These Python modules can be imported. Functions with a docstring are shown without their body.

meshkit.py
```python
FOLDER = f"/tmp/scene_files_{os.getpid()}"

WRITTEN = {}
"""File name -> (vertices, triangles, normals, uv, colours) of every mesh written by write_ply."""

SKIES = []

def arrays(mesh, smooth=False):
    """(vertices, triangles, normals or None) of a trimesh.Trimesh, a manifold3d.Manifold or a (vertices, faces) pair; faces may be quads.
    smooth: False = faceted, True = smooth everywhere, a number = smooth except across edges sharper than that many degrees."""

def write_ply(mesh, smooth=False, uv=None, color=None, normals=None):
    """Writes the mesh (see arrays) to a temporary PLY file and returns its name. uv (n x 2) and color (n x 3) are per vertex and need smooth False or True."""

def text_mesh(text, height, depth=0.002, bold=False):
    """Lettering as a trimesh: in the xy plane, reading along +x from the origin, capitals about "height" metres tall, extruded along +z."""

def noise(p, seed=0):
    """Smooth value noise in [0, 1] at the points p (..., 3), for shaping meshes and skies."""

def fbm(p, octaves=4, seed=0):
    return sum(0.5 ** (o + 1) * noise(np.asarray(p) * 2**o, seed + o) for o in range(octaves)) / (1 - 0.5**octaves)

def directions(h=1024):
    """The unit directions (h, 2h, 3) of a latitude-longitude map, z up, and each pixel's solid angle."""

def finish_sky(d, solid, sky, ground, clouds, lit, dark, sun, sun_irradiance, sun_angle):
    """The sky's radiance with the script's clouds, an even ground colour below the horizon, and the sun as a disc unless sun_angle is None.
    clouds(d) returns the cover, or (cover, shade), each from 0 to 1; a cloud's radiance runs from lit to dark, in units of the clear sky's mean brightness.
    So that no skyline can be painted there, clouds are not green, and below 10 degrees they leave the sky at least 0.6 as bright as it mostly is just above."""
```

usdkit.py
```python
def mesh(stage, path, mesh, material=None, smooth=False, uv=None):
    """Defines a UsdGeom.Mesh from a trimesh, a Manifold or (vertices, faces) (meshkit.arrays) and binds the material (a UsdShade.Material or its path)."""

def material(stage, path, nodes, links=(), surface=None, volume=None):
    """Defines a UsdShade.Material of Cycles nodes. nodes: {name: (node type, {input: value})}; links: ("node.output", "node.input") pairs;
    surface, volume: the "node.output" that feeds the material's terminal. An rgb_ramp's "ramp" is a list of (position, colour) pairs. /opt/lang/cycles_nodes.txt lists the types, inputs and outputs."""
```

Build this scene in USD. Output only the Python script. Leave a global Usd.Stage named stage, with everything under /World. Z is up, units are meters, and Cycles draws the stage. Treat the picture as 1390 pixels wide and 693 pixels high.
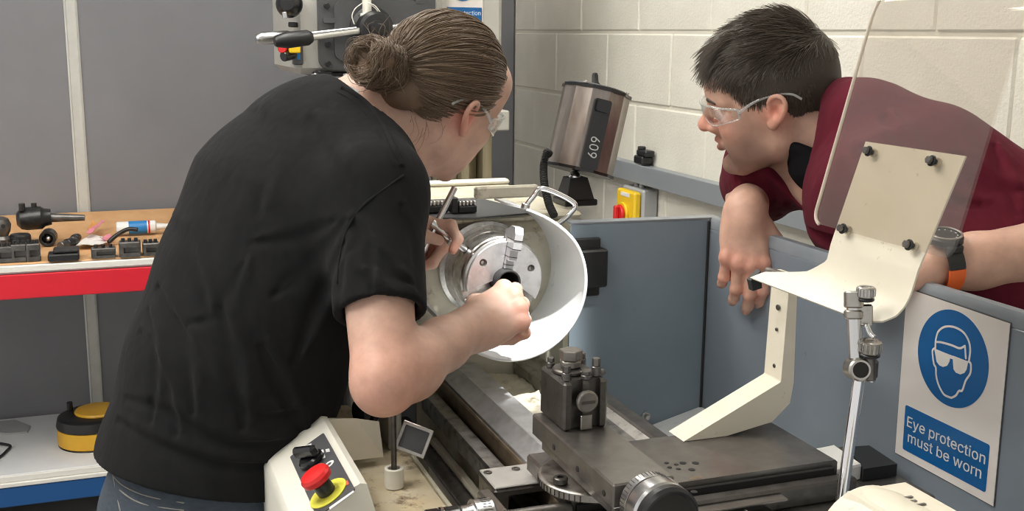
import math, random, numpy as np, trimesh, manifold3d, usdkit, meshkit
from pxr import Usd, UsdGeom, UsdLux, UsdShade, Sdf, Gf, Vt
from shapely.geometry import Polygon, LineString, Point, box as sbox
from shapely.ops import unary_union

random.seed(7); RNG = np.random.default_rng(7)
stage = Usd.Stage.CreateInMemory()
UsdGeom.SetStageUpAxis(stage, UsdGeom.Tokens.z); UsdGeom.SetStageMetersPerUnit(stage, 1.0)
UsdGeom.Xform.Define(stage, '/World'); UsdGeom.Scope.Define(stage, '/World/Looks')
stage.SetDefaultPrim(stage.GetPrimAtPath('/World'))
V = lambda *a: np.array(a, float)
def unit(a): a = np.asarray(a, float); return a / np.linalg.norm(a)

# ------------------------------------------------------------------ camera
EYE = V(0, 0, 1.5); YAW, PITCH, ROLL, FPX = math.radians(20.259), math.radians(11.357), math.radians(0.569), 1500.0
_fw = V(math.sin(YAW)*math.cos(PITCH), math.cos(YAW)*math.cos(PITCH), -math.sin(PITCH))
_r = V(math.cos(YAW), -math.sin(YAW), 0); _u = np.cross(_r, _fw)
RT = _r*math.cos(ROLL)+_u*math.sin(ROLL); UP = _u*math.cos(ROLL)-_r*math.sin(ROLL); FW = _fw
cam = UsdGeom.Camera.Define(stage, '/World/camera')
cam.CreateHorizontalApertureAttr(36.0); cam.CreateVerticalApertureAttr(36.0*693/1390)
cam.CreateFocalLengthAttr(36.0*FPX/1390); cam.CreateClippingRangeAttr((0.05, 100.0))
cam.CreateExposureAttr(EXPOSURE := 0.0)
_m = np.eye(4); _m[0, :3], _m[1, :3], _m[2, :3], _m[3, :3] = RT, UP, -FW, EYE
cam.AddTransformOp().Set(Gf.Matrix4d(*_m.ravel().tolist()))
# survey of the place: where a sight line meets a plane of known distance
def ray(x, y): return (x-695)/FPX*RT-(y-346.5)/FPX*UP+FW
def onD(x, y, d): return EYE+d*ray(x, y)
def onX(x, y, v): r = ray(x, y); return EYE+r*(v-EYE[0])/r[0]
def onY(x, y, v): r = ray(x, y); return EYE+r*(v-EYE[1])/r[1]
def onZ(x, y, v): r = ray(x, y); return EYE+r*(v-EYE[2])/r[2]

# ------------------------------------------------------------------ sky / ambient of the hall beyond
dome = UsdLux.DomeLight.Define(stage, '/World/ambient'); dome.CreateIntensityAttr(AMBIENT := 0.27); dome.CreateColorAttr((1.0, 0.98, 0.95))
LAMP_STRENGTH = 19.5        # ceiling tube panels
SPOT_POWER = 85.0            # added unseen spot that brightens the chuck

# ------------------------------------------------------------------ prim helpers
def path_for(parent, name):
    base = (parent if isinstance(parent, str) else str(parent.GetPath())) + '/' + name
    p, n = base, 0
    while stage.GetPrimAtPath(p): n += 1; p = f'{base}_{n:03d}'
    return p
def tag(prim, label=None, cat=None, group=None, kind=None):
    for k, v in (('label', label), ('category', cat), ('group', group), ('kind', kind)):
        if v: prim.SetCustomDataByKey(k, v)
    return prim
def thing(name, label=None, cat=None, group=None, kind=None, loc=(0, 0, 0)):
    x = UsdGeom.Xform.Define(stage, path_for('/World', name))
    if tuple(loc) != (0, 0, 0): x.AddTranslateOp().Set(Gf.Vec3d(*map(float, loc)))
    p = x.GetPrim(); p.SetCustomDataByKey('_', ''); p.ClearCustomDataByKey('_')
    BASE[str(p.GetPath())] = np.asarray(loc, float)
    return tag(p, label, cat, group, kind)
BASE = {}
def obj(parent, name, mesh, mat, smooth=35, label=None, cat=None, group=None, kind=None, tint=None):
    """one Mesh prim; vertices given in world coordinates, stored relative to the thing's base"""
    parent = '/World' if parent is None else parent
    pth = path_for(parent, name); top = '/'.join(pth.split('/')[:3])
    v, f, n = meshkit.arrays(mesh, smooth)
    off = BASE.get(top, np.zeros(3))
    prim = usdkit.mesh(stage, pth, (v-off, f), M[mat], smooth=False)
    if n is not None:
        prim.CreateNormalsAttr(Vt.Vec3fArray.FromNumpy(n.astype(np.float32))); prim.SetNormalsInterpolation('vertex')
    if tint is not None:
        UsdGeom.PrimvarsAPI(prim).CreatePrimvar('tint', Sdf.ValueTypeNames.Color3fArray, 'vertex').Set(Vt.Vec3fArray.FromNumpy(np.asarray(tint, np.float32)))
    return tag(prim.GetPrim(), label, cat, group, kind)
def copy_of(src, loc, rotz=0, label=None, name=None):
    was = src.GetCustomData()
    x = UsdGeom.Xform.Define(stage, path_for('/World', name or src.GetName()))
    x.GetPrim().GetReferences().AddInternalReference(src.GetPath())
    x.ClearXformOpOrder(); x.AddTranslateOp().Set(Gf.Vec3d(*map(float, loc)))
    if rotz: x.AddRotateZOp().Set(float(rotz))
    x.GetPrim().SetInstanceable(True)
    return tag(x.GetPrim(), label or was.get('label'), was.get('category'), was.get('group'))
def curves(parent, name, strands, width, mat, tip=0.35):
    """hair or wire: a list of (n,3) polylines"""
    pth = path_for(parent, name); off = BASE.get('/'.join(pth.split('/')[:3]), np.zeros(3))
    c = UsdGeom.BasisCurves.Define(stage, pth)
    pts = np.vstack(strands)-off
    c.CreatePointsAttr(Vt.Vec3fArray.FromNumpy(pts.astype(np.float32)))
    c.CreateCurveVertexCountsAttr(Vt.IntArray([len(s) for s in strands]))
    c.CreateTypeAttr('linear')
    w = np.concatenate([width*np.linspace(1, tip, len(s))**0.7 for s in strands])
    c.CreateWidthsAttr(Vt.FloatArray.FromNumpy(w.astype(np.float32))); c.SetWidthsInterpolation('vertex')
    UsdShade.MaterialBindingAPI.Apply(c.GetPrim()).Bind(M[mat])
    return c.GetPrim()

# ------------------------------------------------------------------ mesh helpers
def cat(*ms):
    out = []
    for m in ms: out += list(m) if isinstance(m, (list, tuple)) else [m]
    return trimesh.util.concatenate(out)
def frame(ax, hint=(0, 0, 1)):
    z = unit(ax); h = np.asarray(hint, float)
    if abs(z @ unit(h)) > .98: h = V(1, 0, 0) if abs(z[0]) < .9 else V(0, 1, 0)
    x = unit(np.cross(h, z)); return np.stack([x, np.cross(z, x), z], 1)
def place(m, R=None, t=(0, 0, 0)):
    T = np.eye(4)
    if R is not None: T[:3, :3] = R
    T[:3, 3] = t; m = m.copy(); m.apply_transform(T); return m
def bx(lo, hi, c=.002, R=None, t=(0, 0, 0)):
    """chamfered box between two corners"""
    lo, hi = np.minimum(lo, hi).astype(float), np.maximum(lo, hi).astype(float)
    c = min(c, .45*(hi-lo).min()); s = np.array([[a, b, d] for a in (0, 1) for b in (0, 1) for d in (0, 1)], float)
    pts = []
    for k in s:
        p = lo+(hi-lo)*k; q = np.where(k > 0, -c, c)
        for a in range(3):
            w = p+q; w[a] = p[a]; pts.append(w)
    m = trimesh.convex.convex_hull(np.array(pts)) if c > 0 else trimesh.creation.box(bounds=[lo, hi])
    return place(m, R, t)
def hull(pts): return trimesh.convex.convex_hull(np.asarray(pts, float))
def revolve(profile, a, axis, seg=40, hint=(0, 0, 1)):
    """profile: (r, h) pairs; h along axis from a"""
    m = trimesh.creation.revolve(np.asarray(profile, float), sections=seg)
    return place(m, frame(axis, hint), a)
def cyl(a, b, r, seg=24, c=None, r2=None):
    a, b = np.asarray(a, float), np.asarray(b, float); L = np.linalg.norm(b-a); r2 = r if r2 is None else r2
    c = min(.15*min(r, r2), .3*L) if c is None else min(c, .45*L, .9*min(r, r2))
    prof = [(0, 0), (r-c, 0), (r, c), (r2, L-c), (r2-c, L), (0, L)]
    return revolve(prof, a, b-a, seg)
def ring(a, b, ro, ri, seg=48, c=.001):
    a, b = np.asarray(a, float), np.asarray(b, float); L = np.linalg.norm(b-a)
    return revolve([(ri, c), (ri+c, 0), (ro-c, 0), (ro, c), (ro, L-c), (ro-c, L), (ri+c, L), (ri, L-c), (ri, c)], a, b-a, seg)
def smooth_path(pts, n=8):
    p = np.asarray(pts, float); q = np.vstack([2*p[0]-p[1], p, 2*p[-1]-p[-2]]); out = []
    for i in range(1, len(q)-2):
        t = np.linspace(0, 1, n, endpoint=False)[:, None]
        out.append(.5*((2*q[i])+(-q[i-1]+q[i+1])*t+(2*q[i-1]-5*q[i]+4*q[i+1]-q[i+2])*t**2+(-q[i-1]+3*q[i]-3*q[i+1]+q[i+2])*t**3))
    return np.vstack(out+[p[-1:]])
def tube(pts, r, seg=12, n=8, smooth=True):
    p = smooth_path(pts, n) if smooth and len(pts) > 2 else np.asarray(pts, float)
    r = np.broadcast_to(np.interp(np.linspace(0, 1, len(p)), np.linspace(0, 1, np.size(r)), np.ravel(r)), (len(p),))
    t = np.gradient(p, axis=0); t /= np.linalg.norm(t, axis=1, keepdims=True)
    a = np.zeros_like(p); h = V(0, 0, 1) if abs(t[0][2]) < .9 else V(1, 0, 0); x = unit(np.cross(h, t[0]))
    for i in range(len(p)):
        x = unit(x-(x@t[i])*t[i]); a[i] = x
    b = np.cross(t, a); ang = np.arange(seg)*2*np.pi/seg
    v = p[:, None]+r[:, None, None]*(np.cos(ang)[None, :, None]*a[:, None]+np.sin(ang)[None, :, None]*b[:, None])
    i, j = np.meshgrid(np.arange(len(p)-1), np.arange(seg), indexing='ij'); j2 = (j+1) % seg
    q = np.stack([i*seg+j, i*seg+j2, (i+1)*seg+j2, (i+1)*seg+j], -1).reshape(-1, 4)
    f = np.vstack([q[:, [0, 1, 2]], q[:, [0, 2, 3]]]); nv = len(p)*seg
    v = np.vstack([v.reshape(-1, 3), p[:1], p[-1:]])
    j = np.arange(seg); j2 = (j+1) % seg
    f = np.vstack([f, np.stack([np.full(seg, nv), j2, j], 1), np.stack([np.full(seg, nv+1), (len(p)-1)*seg+j, (len(p)-1)*seg+j2], 1)])
    return trimesh.Trimesh(v, f, process=False)
def extrude(poly, depth, O, U, W, N=None):
    """2-D polygon (u,w) on the plane O + u U + w W, extruded by depth along N (default U x W)"""
    U, W = np.asarray(U, float), np.asarray(W, float); N = np.cross(U, W) if N is None else np.asarray(N, float)
    ps = list(getattr(poly, 'geoms', [poly])); out = []
    for p in ps:
        if p.area < 1e-9: continue
        m = trimesh.creation.extrude_polygon(p, depth, engine='earcut')
        out.append(m)
    m = cat(out); v = np.array(m.vertices)
    v = np.asarray(O)+v[:, :1]*U+v[:, 1:2]*W+v[:, 2:]*N
    f = np.array(m.faces)
    if np.linalg.det(np.stack([U, W, N])) < 0: f = f[:, ::-1]
    return trimesh.Trimesh(v, f, process=False)
def rrect(x0, y0, x1, y1, r): return sbox(x0+r, y0+r, x1-r, y1-r).buffer(r, quad_segs=5)
def mf(m): 
    m = trimesh.Trimesh(m.vertices, m.faces, process=True)
    return manifold3d.Manifold(manifold3d.Mesh(np.asarray(m.vertices, np.float32), np.asarray(m.faces, np.uint32)))
def unmf(m):
    q = m.to_mesh(); return trimesh.Trimesh(q.vert_properties[:, :3], q.tri_verts, process=False)
def minus(a, *bs):
    a = mf(a)
    for b in bs: a = a-mf(b)
    return unmf(a)
def words(text, O, U, W, height=None, width=None, depth=.0004, bold=False):
    m = meshkit.text_mesh(text, 1.0, .01, bold); v = np.array(m.vertices); f = np.array(m.faces)
    v[:, 0] -= v[:, 0].min(); s = height if width is None else width/v[:, 0].max(); h = height or s
    N = np.cross(U, W); v = np.asarray(O)+v[:, :1]*s*np.asarray(U)+v[:, 1:2]*h*np.asarray(W)+(v[:, 2:]/.01*depth)*N
    if np.linalg.det(np.stack([U, W, N])) < 0: f = f[:, ::-1]
    return trimesh.Trimesh(v, f, process=False)

# ------------------------------------------------------------------ materials
M = {}
def mat(name, c1, rough=.5, metal=0.0, c2=None, scale=20, detail=4, bump=0.0, bscale=60, bdist=.002, dirt=None, dscale=18, damount=.6, rvar=.0, spec=.5, stretch=None, aniso=0, coat=0, bdetail=4, sheen=0):
    n = {'geo': ('texture_coordinate', {}), 'p': ('principled_bsdf', {'roughness': rough, 'metallic': metal, 'specular_ior_level': spec, 'coat_weight': coat, 'sheen_weight': sheen})}
    l = []; src = 'geo.object'
    if stretch is not None:
        n['map'] = ('mapping', {'scale': stretch}); l.append(('geo.object', 'map.vector')); src = 'map.vector'
    if c2 is not None:
        n['nz'] = ('noise_texture', {'scale': scale, 'detail': detail, 'roughness': .6}); n['rp'] = ('rgb_ramp', {'ramp': [(.32, c1), (.68, c2)]})
        l += [(src, 'nz.vector'), ('nz.fac', 'rp.fac')]; col = 'rp.color'
    else:
        n['col'] = ('color', {'value': c1}); col = 'col.color'
    if dirt is not None:
        n['dz'] = ('noise_texture', {'scale': dscale, 'detail': 8, 'roughness': .72}); n['dr'] = ('rgb_ramp', {'ramp': [(damount, (0, 0, 0)), (min(1, damount+.13), (1, 1, 1))]})
        n['mx'] = ('mix_color', {'b': dirt}); l += [('geo.object', 'dz.vector'), ('dz.fac', 'dr.fac'), ('dr.color', 'mx.fac'), (col, 'mx.a')]; col = 'mx.result'
    l.append((col, 'p.base_color'))
    if rvar:
        n['rz'] = ('noise_texture', {'scale': scale*1.7, 'detail': 5}); n['rm'] = ('map_range', {'from_min': .3, 'from_max': .7, 'to_min': max(.02, rough-rvar), 'to_max': rough+rvar, 'clamp': True})
        l += [(src, 'rz.vector'), ('rz.fac', 'rm.value'), ('rm.result', 'p.roughness')]
    if bump:
        n['bz'] = ('noise_texture', {'scale': bscale, 'detail': bdetail, 'roughness': .6}); n['bp'] = ('bump', {'strength': bump, 'distance': bdist})
        l += [(src, 'bz.vector'), ('bz.fac', 'bp.height'), ('bp.normal', 'p.normal')]
    M[name] = usdkit.material(stage, '/World/Looks/'+name, n, l, surface='p.BSDF')
def emit(name, c, s):
    M[name] = usdkit.material(stage, '/World/Looks/'+name, {'e': ('emission', {'color': c, 'strength': s})}, [], surface='e.emission')

mat('block_paint', (.66, .635, .555), .62, c2=(.73, .705, .625), scale=6, bump=.55, bscale=130, bdist=.004, bdetail=6)
mat('mortar_paint', (.68, .65, .56), .65, bump=.4, bscale=160, bdist=.003)
mat('partition', (.18, .182, .197), .55, c2=(.20, .202, .218), scale=3, bump=.06, bscale=40)
mat('alu_strip', (.50, .50, .47), .42, metal=.15, c2=(.56, .56, .52), scale=14)
mat('concrete', (.20, .195, .19), .6, c2=(.26, .255, .245), scale=4, bump=.15, bscale=40)
mat('ceiling_white', (.75, .75, .73), .8)
mat('guard_grey_lifted', (.205, .26, .305), .42, c2=(.235, .29, .335), scale=5, bump=.08, bscale=14, bdist=.01, dirt=(.11, .12, .125), dscale=26, damount=.66, rvar=.08)  # own blue-grey, lightened to make up for weak light on end panel
mat('splash_grey_dimmed', (.165, .195, .23), .42, c2=(.19, .22, .255), scale=5, bump=.08, bscale=14, bdist=.01, dirt=(.10, .105, .11), dscale=26, damount=.66, rvar=.08)  # own more neutral grey, darkened to offset excess light on back guard
mat('guard_dark', (.20, .225, .25), .38, c2=(.24, .265, .29), scale=9, dirt=(.4, .42, .44), dscale=60, damount=.68)
mat('cream', (.68, .63, .51), .45, c2=(.74, .69, .57), scale=9, dirt=(.13, .085, .045), dscale=75, damount=.635, bump=.06, bscale=30)
mat('cream_clean', (.70, .68, .60), .42, c2=(.74, .72, .64), scale=8, dirt=(.35, .30, .22), dscale=30, damount=.68)
mat('top_pale', (.62, .60, .50), .5, c2=(.56, .50, .36), scale=22, dirt=(.13, .11, .07), dscale=30, damount=.56, bump=.1, bscale=50)
mat('cream_stain', (.68, .62, .48), .5, c2=(.60, .49, .30), scale=13, dirt=(.12, .065, .03), dscale=24, damount=.53, bump=.15, bscale=40)
mat('cream_dirty', (.55, .52, .42), .5, c2=(.66, .62, .50), scale=24, dirt=(.22, .19, .13), dscale=22, damount=.55, bump=.15, bscale=60)
mat('mill_grey', (.40, .39, .36), .45, c2=(.44, .43, .39), scale=6)
mat('mill_gold', (.30, .255, .165), .35, metal=.4, c2=(.42, .37, .25), scale=5, stretch=(8, 8, .8))
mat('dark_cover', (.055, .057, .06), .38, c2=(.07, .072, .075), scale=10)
mat('black_plastic', (.012, .012, .013), .38)
mat('black_gloss', (.01, .01, .011), .2)
mat('black_rubber', (.02, .02, .02), .7)
mat('dark_gap', (.012, .011, .010), .8)
mat('steel_bright', (.60, .61, .63), .33, metal=.55, c2=(.68, .69, .71), scale=25, rvar=.06)
mat('steel_turned', (.55, .54, .52), .30, metal=1, c2=(.63, .62, .60), scale=30, rvar=.08)
mat('steel_worn', (.36, .34, .31), .34, metal=1, c2=(.46, .44, .41), scale=28, dirt=(.10, .075, .05), dscale=40, damount=.6, rvar=.1)
mat('steel_dark', (.095, .088, .08), .38, metal=.8, c2=(.13, .12, .11), scale=30, rvar=.1, dirt=(.04, .035, .03), dscale=50, damount=.6)
mat('slide_grey', (.185, .172, .158), .26, metal=.75, c2=(.215, .20, .185), scale=10, rvar=.06, dirt=(.20, .13, .08), dscale=14, damount=.7)
mat('way_brown', (.30, .235, .16), .45, metal=.5, c2=(.14, .10, .065), scale=26, bump=.1, bscale=70)
mat('steel_mid', (.21, .195, .175), .36, metal=.75, c2=(.27, .25, .225), scale=30, rvar=.08)
mat('steel_light', (.52, .51, .49), .36, metal=.45, c2=(.60, .59, .56), scale=24)
mat('chrome', (.78, .78, .79), .10, metal=1)
mat('chrome_satin', (.62, .62, .62), .24, metal=1)
mat('alu_face', (.80, .80, .82), .33, metal=.9, c2=(.86, .86, .88), scale=18, rvar=.08)
mat('guard_white', (.70, .72, .72), .40, metal=.0, c2=(.78, .80, .80), scale=9, dirt=(.48, .51, .52), dscale=34, damount=.60, rvar=.06)
mat('lamp_bronze', (.24, .21, .185), .30, metal=.8, c2=(.29, .26, .235), scale=9, stretch=(3, 3, .5), rvar=.05)
mat('red_paint', (.62, .012, .028), .42)
mat('blue_paint', (.006, .072, .235), .42)
mat('shelf_white', (.64, .65, .66), .45, c2=(.70, .71, .72), scale=5, dirt=(.35, .36, .36), dscale=9, damount=.70)
mat('edge_white', (.70, .69, .64), .45)
mat('cardboard', (.56, .31, .14), .75, c2=(.64, .38, .19), scale=14)
mat('yellow_plastic', (.62, .33, .02), .42, c2=(.70, .40, .03), scale=10, dirt=(.25, .13, .02), dscale=30, damount=.64)
mat('switch_yellow', (.80, .53, .02), .35)
mat('yellow_green', (.78, .76, .09), .4)
mat('red_plastic', (.62, .02, .02), .3)
mat('grey_box', (.36, .37, .37), .4)
mat('trunk_grey', (.225, .245, .265), .38)
mat('label_white', (.75, .75, .74), .5)
mat('sign_white', (.66, .62, .585), .32, c2=(.70, .66, .625), scale=6, dirt=(.3, .27, .24), dscale=60, damount=.72)
mat('sign_blue', (.004, .10, .30), .3)
mat('sign_ink', (.68, .65, .62), .35)
mat('orange_strap', (.85, .14, .02), .5)
mat('white_block', (.74, .73, .69), .45, dirt=(.25, .23, .2), dscale=50, damount=.68)
mat('pink_paper', (.75, .25, .33), .6)
mat('paper', (.76, .74, .70), .7)
mat('orange_paper', (.75, .33, .08), .6)
mat('brown_wood', (.28, .16, .08), .6)
mat('tool_black', (.022, .022, .023), .34, c2=(.05, .05, .05), scale=40, metal=.5)
mat('tool_grey', (.11, .105, .10), .36, metal=.8, c2=(.2, .19, .18), scale=40)
mat('panel_dark', (.075, .075, .08), .4)
mat('red_ink', (.7, .12, .06), .5)
mat('grey_ink', (.55, .55, .55), .5)
mat('label_blue', (.02, .2, .5), .4)
mat('denim', (.035, .048, .066), .85, c2=(.055, .072, .092), scale=70, stretch=(1, 1, 4), bump=.25, bscale=500, bdist=.001)
mat('denim_seam', (.26, .25, .22), .8)
mat('sock_dark', (.02, .02, .025), .8)
mat('shoe_leather', (.03, .028, .026), .5)
mat('shirt_black', (.0115, .0115, .0122), .92, c2=(.0145, .0145, .0152), spec=.06, scale=30, bump=.5, bscale=9, bdist=.012, sheen=.03, bdetail=3, stretch=(1.6, 1.6, .8))
mat('shirt_maroon', (.095, .0105, .021), .92, c2=(.108, .012, .0235), spec=.1, scale=30, bump=.5, bscale=9, bdist=.012, sheen=.02, bdetail=3, stretch=(1.6, 1.6, .8))
mat('vest_black', (.007, .007, .008), .9, spec=.08)
mat('eye_white', (.75, .72, .68), .25)
mat('eye_iris', (.06, .045, .03), .2)
mat('nail', (.72, .45, .38), .3)
emit('tube_light', (1.0, .965, .90), LAMP_STRENGTH)
emit('lamp_glow', (1.0, .95, .86), 6.0)
def skin(name, base):
    n = {'t': ('attribute', {'attribute': 'tint'}), 'geo': ('texture_coordinate', {}), 'nz': ('noise_texture', {'scale': 45, 'detail': 5, 'roughness': .6}), 'rp': ('rgb_ramp', {'ramp': [(.3, tuple(.88*b for b in base)), (.7, tuple(min(1, 1.08*b) for b in base))]}),
         'mx': ('mix_color', {'blend_type': 'multiply', 'fac': 1.0}), 'bz': ('noise_texture', {'scale': 420, 'detail': 3}), 'bp': ('bump', {'strength': .12, 'distance': .001}),
         'p': ('principled_bsdf', {'roughness': .5, 'subsurface_weight': .12, 'subsurface_scale': .006, 'subsurface_radius': (1, .35, .2), 'specular_ior_level': .4})}
    l = [('geo.object', 'nz.vector'), ('nz.fac', 'rp.fac'), ('rp.color', 'mx.a'), ('t.color', 'mx.b'), ('mx.result', 'p.base_color'), ('geo.object', 'bz.vector'), ('bz.fac', 'bp.height'), ('bp.normal', 'p.normal')]
    M[name] = usdkit.material(stage, '/World/Looks/'+name, n, l, surface='p.BSDF')
skin('skin_fair', (.56, .36, .28)); skin('skin_warm', (.60, .365, .275))
def hairmat(name, c, rough=.32):
    M[name] = usdkit.material(stage, '/World/Looks/'+name, {'i': ('hair_info', {}), 'rp': ('rgb_ramp', {'ramp': [(0, tuple(.7*x for x in c)), (.5, c), (1, tuple(1.5*x for x in c))]}), 'wn': ('white_noise_texture', {'dimensions': '1D'}), 'p': ('principled_bsdf', {'roughness': rough, 'specular_ior_level': .45})},
                              [('i.random' if False else 'i.index', 'wn.w'), ('wn.value', 'rp.fac'), ('rp.color', 'p.base_color')], surface='p.BSDF')
hairmat('hair_brown', (.13, .088, .055), .38); hairmat('hair_dark', (.070, .053, .040))
mat('scalp_brown', (.12, .072, .04), .6); mat('scalp_dark', (.04, .03, .022), .6)
def clear(name, tintc, f0=.045, haze=0.0, hazec=(.8, .78, .75), rough=.03, scr=False):
    """thin clear sheet: plain see-through, a little haze, and a mirror part that grows at grazing angles"""
    n = {'lw': ('layer_weight', {'blend': .5}), 'pw': ('math', {'math_type': 'power', 'value2': 4.0}), 'mr': ('map_range', {'from_min': 0.0, 'from_max': 1.0, 'to_min': f0, 'to_max': .8}),
         't': ('transparent_bsdf', {'color': tintc}), 'g': ('glossy_bsdf', {'color': (1, 1, 1), 'roughness': rough}), 'm': ('mix_closure', {}), 'd': ('diffuse_bsdf', {'color': hazec}), 'h': ('mix_closure', {'fac': haze})}
    l = [('lw.facing', 'pw.value1'), ('pw.value', 'mr.value'), ('mr.result', 'm.fac'), ('t.BSDF', 'h.closure1'), ('d.BSDF', 'h.closure2'), ('h.closure', 'm.closure1'), ('g.BSDF', 'm.closure2')]
    M[name] = usdkit.material(stage, '/World/Looks/'+name, n, l, surface='m.closure')
clear('acrylic', (.90, .88, .85), .035, haze=.045); clear('acrylic_edge', (.80, .72, .60), .05, haze=.75, hazec=(.75, .68, .58)); clear('lens_clear', (.95, .96, .96), .06, haze=.02)

# ================================================================== THE SETTING
FLOOR = -0.12; WX = 1.61; WY = 4.35
obj(None, 'floor', bx((-3.2, -2.0, FLOOR-.05), (WX+.12, WY+.1, FLOOR), 0), 'concrete', label='grey concrete workshop floor', kind='structure')
obj(None, 'ceiling', bx((-3.2, -2.0, 2.95), (WX+.12, WY+.1, 3.0), 0), 'ceiling_white', label='white workshop ceiling', kind='structure')
wr = thing('wall_right', 'cream painted concrete block wall behind the lathe', kind='structure')
obj(wr, 'mortar', bx((WX+.0035, -2.0, FLOOR), (WX+.12, WY+.1, 2.95), 0), 'mortar_paint')
for k in range(-7, 4):
    z0 = 1.507+.225*k; off = 3.22 if k % 2 == 0 else 3.445
    lo, hi = max(z0+.005, FLOOR), z0+.2205
    for n in range(-7, 4):
        y0, y1 = max(off+.45*n+.0024, -.3), min(off+.45*(n+1)-.0024, WY-.002)
        if y1-y0 < .05: continue
        d = RNG.uniform(-.0016, .0014)
        obj(wr, 'block', bx((WX-.002+d, y0, lo), (WX+.02, y1, hi), .0045), 'block_paint', smooth=False)
wb = thing('wall_back', 'grey office-style partition wall with pale metal cover strips', kind='structure')
xs = [-3.2, -1.3, -.089, 1.122, WX]
for a, b in zip(xs[:-1], xs[1:]):
    obj(wb, 'panel', bx((a+.004, WY, FLOOR), (b-.004, WY+.05, 2.95), .003), 'partition', smooth=False)
for a in xs[1:-1]:
    prof = Polygon([(-.023, 0), (.023, 0), (.023, -.006), (.017, -.009), (.015, -.006), (-.015, -.006), (-.017, -.009), (-.023, -.006)])
    obj(wb, 'cover_strip', extrude(prof, 3.07, (a, WY, FLOOR), (1, 0, 0), (0, 1, 0)), 'alu_strip', smooth=False)
# ceiling light panels
for (x, y, wh) in ((-1.3, 1.5, 'nearest to the left of the lathe'), (-.5, 2.2, 'above the gap between bench and lathe'), (.45, 2.7, 'above the milling machine'), (-1.6, 2.35, 'nearest to the left wall'), (-.75, 1.0, 'nearest to the viewer'), (1.2, 2.0, 'narrow one beside the block wall')):
    t = thing('ceiling_light', 'rectangular white ceiling light panel '+wh, 'ceiling light', group='ceiling lights over the workshop', loc=(x, y, 2.95))
    w, l = (.16, .6) if x < 1 else (.10, .6)
    obj(t, 'housing', bx((x-w-.02, y-l-.02, 2.90), (x+w+.02, y+l+.02, 2.949), .006), 'ceiling_white')
    obj(t, 'diffuser', bx((x-w, y-l, 2.893), (x+w, y+l, 2.899), .002), 'tube_light')
# added spot out of view, put in to brighten chuck and hand
wp, wt_ = V(.70, .93, 2.25), V(.60, 1.56, 1.10); wa = unit(wt_-wp)
t = thing('added_spot_lamp', 'added unseen grey spot lamp that brightens the chuck', 'lamp', loc=wp)
obj(t, 'shade', revolve([(0, -.10), (.03, -.10), (.035, -.06), (.06, 0), (.065, .03), (.062, .03), (.056, .0), (.03, -.055), (0, -.06)], wp, wa, 32), 'trunk_grey')
obj(t, 'stem', cyl(wp-wa*.09, V(wp[0], wp[1]-.02, 2.9499), .012, 12), 'trunk_grey')
sl = UsdLux.SphereLight.Define(stage, str(t.GetPath())+'/bulb'); sl.CreateRadiusAttr(.025); sl.CreateIntensityAttr(SPOT_POWER*100); sl.CreateColorAttr((1.0, .98, .95))
_s = np.eye(4); _f = frame(-wa); _s[0, :3], _s[1, :3], _s[2, :3], _s[3, :3] = _f[:, 0], _f[:, 1], _f[:, 2], wa*.01
sl.AddTransformOp().Set(Gf.Matrix4d(*_s.ravel().tolist()))
sh = UsdLux.ShapingAPI.Apply(sl.GetPrim()); sh.CreateShapingConeAngleAttr(6.2); sh.CreateShapingConeSoftnessAttr(.6)
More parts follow.
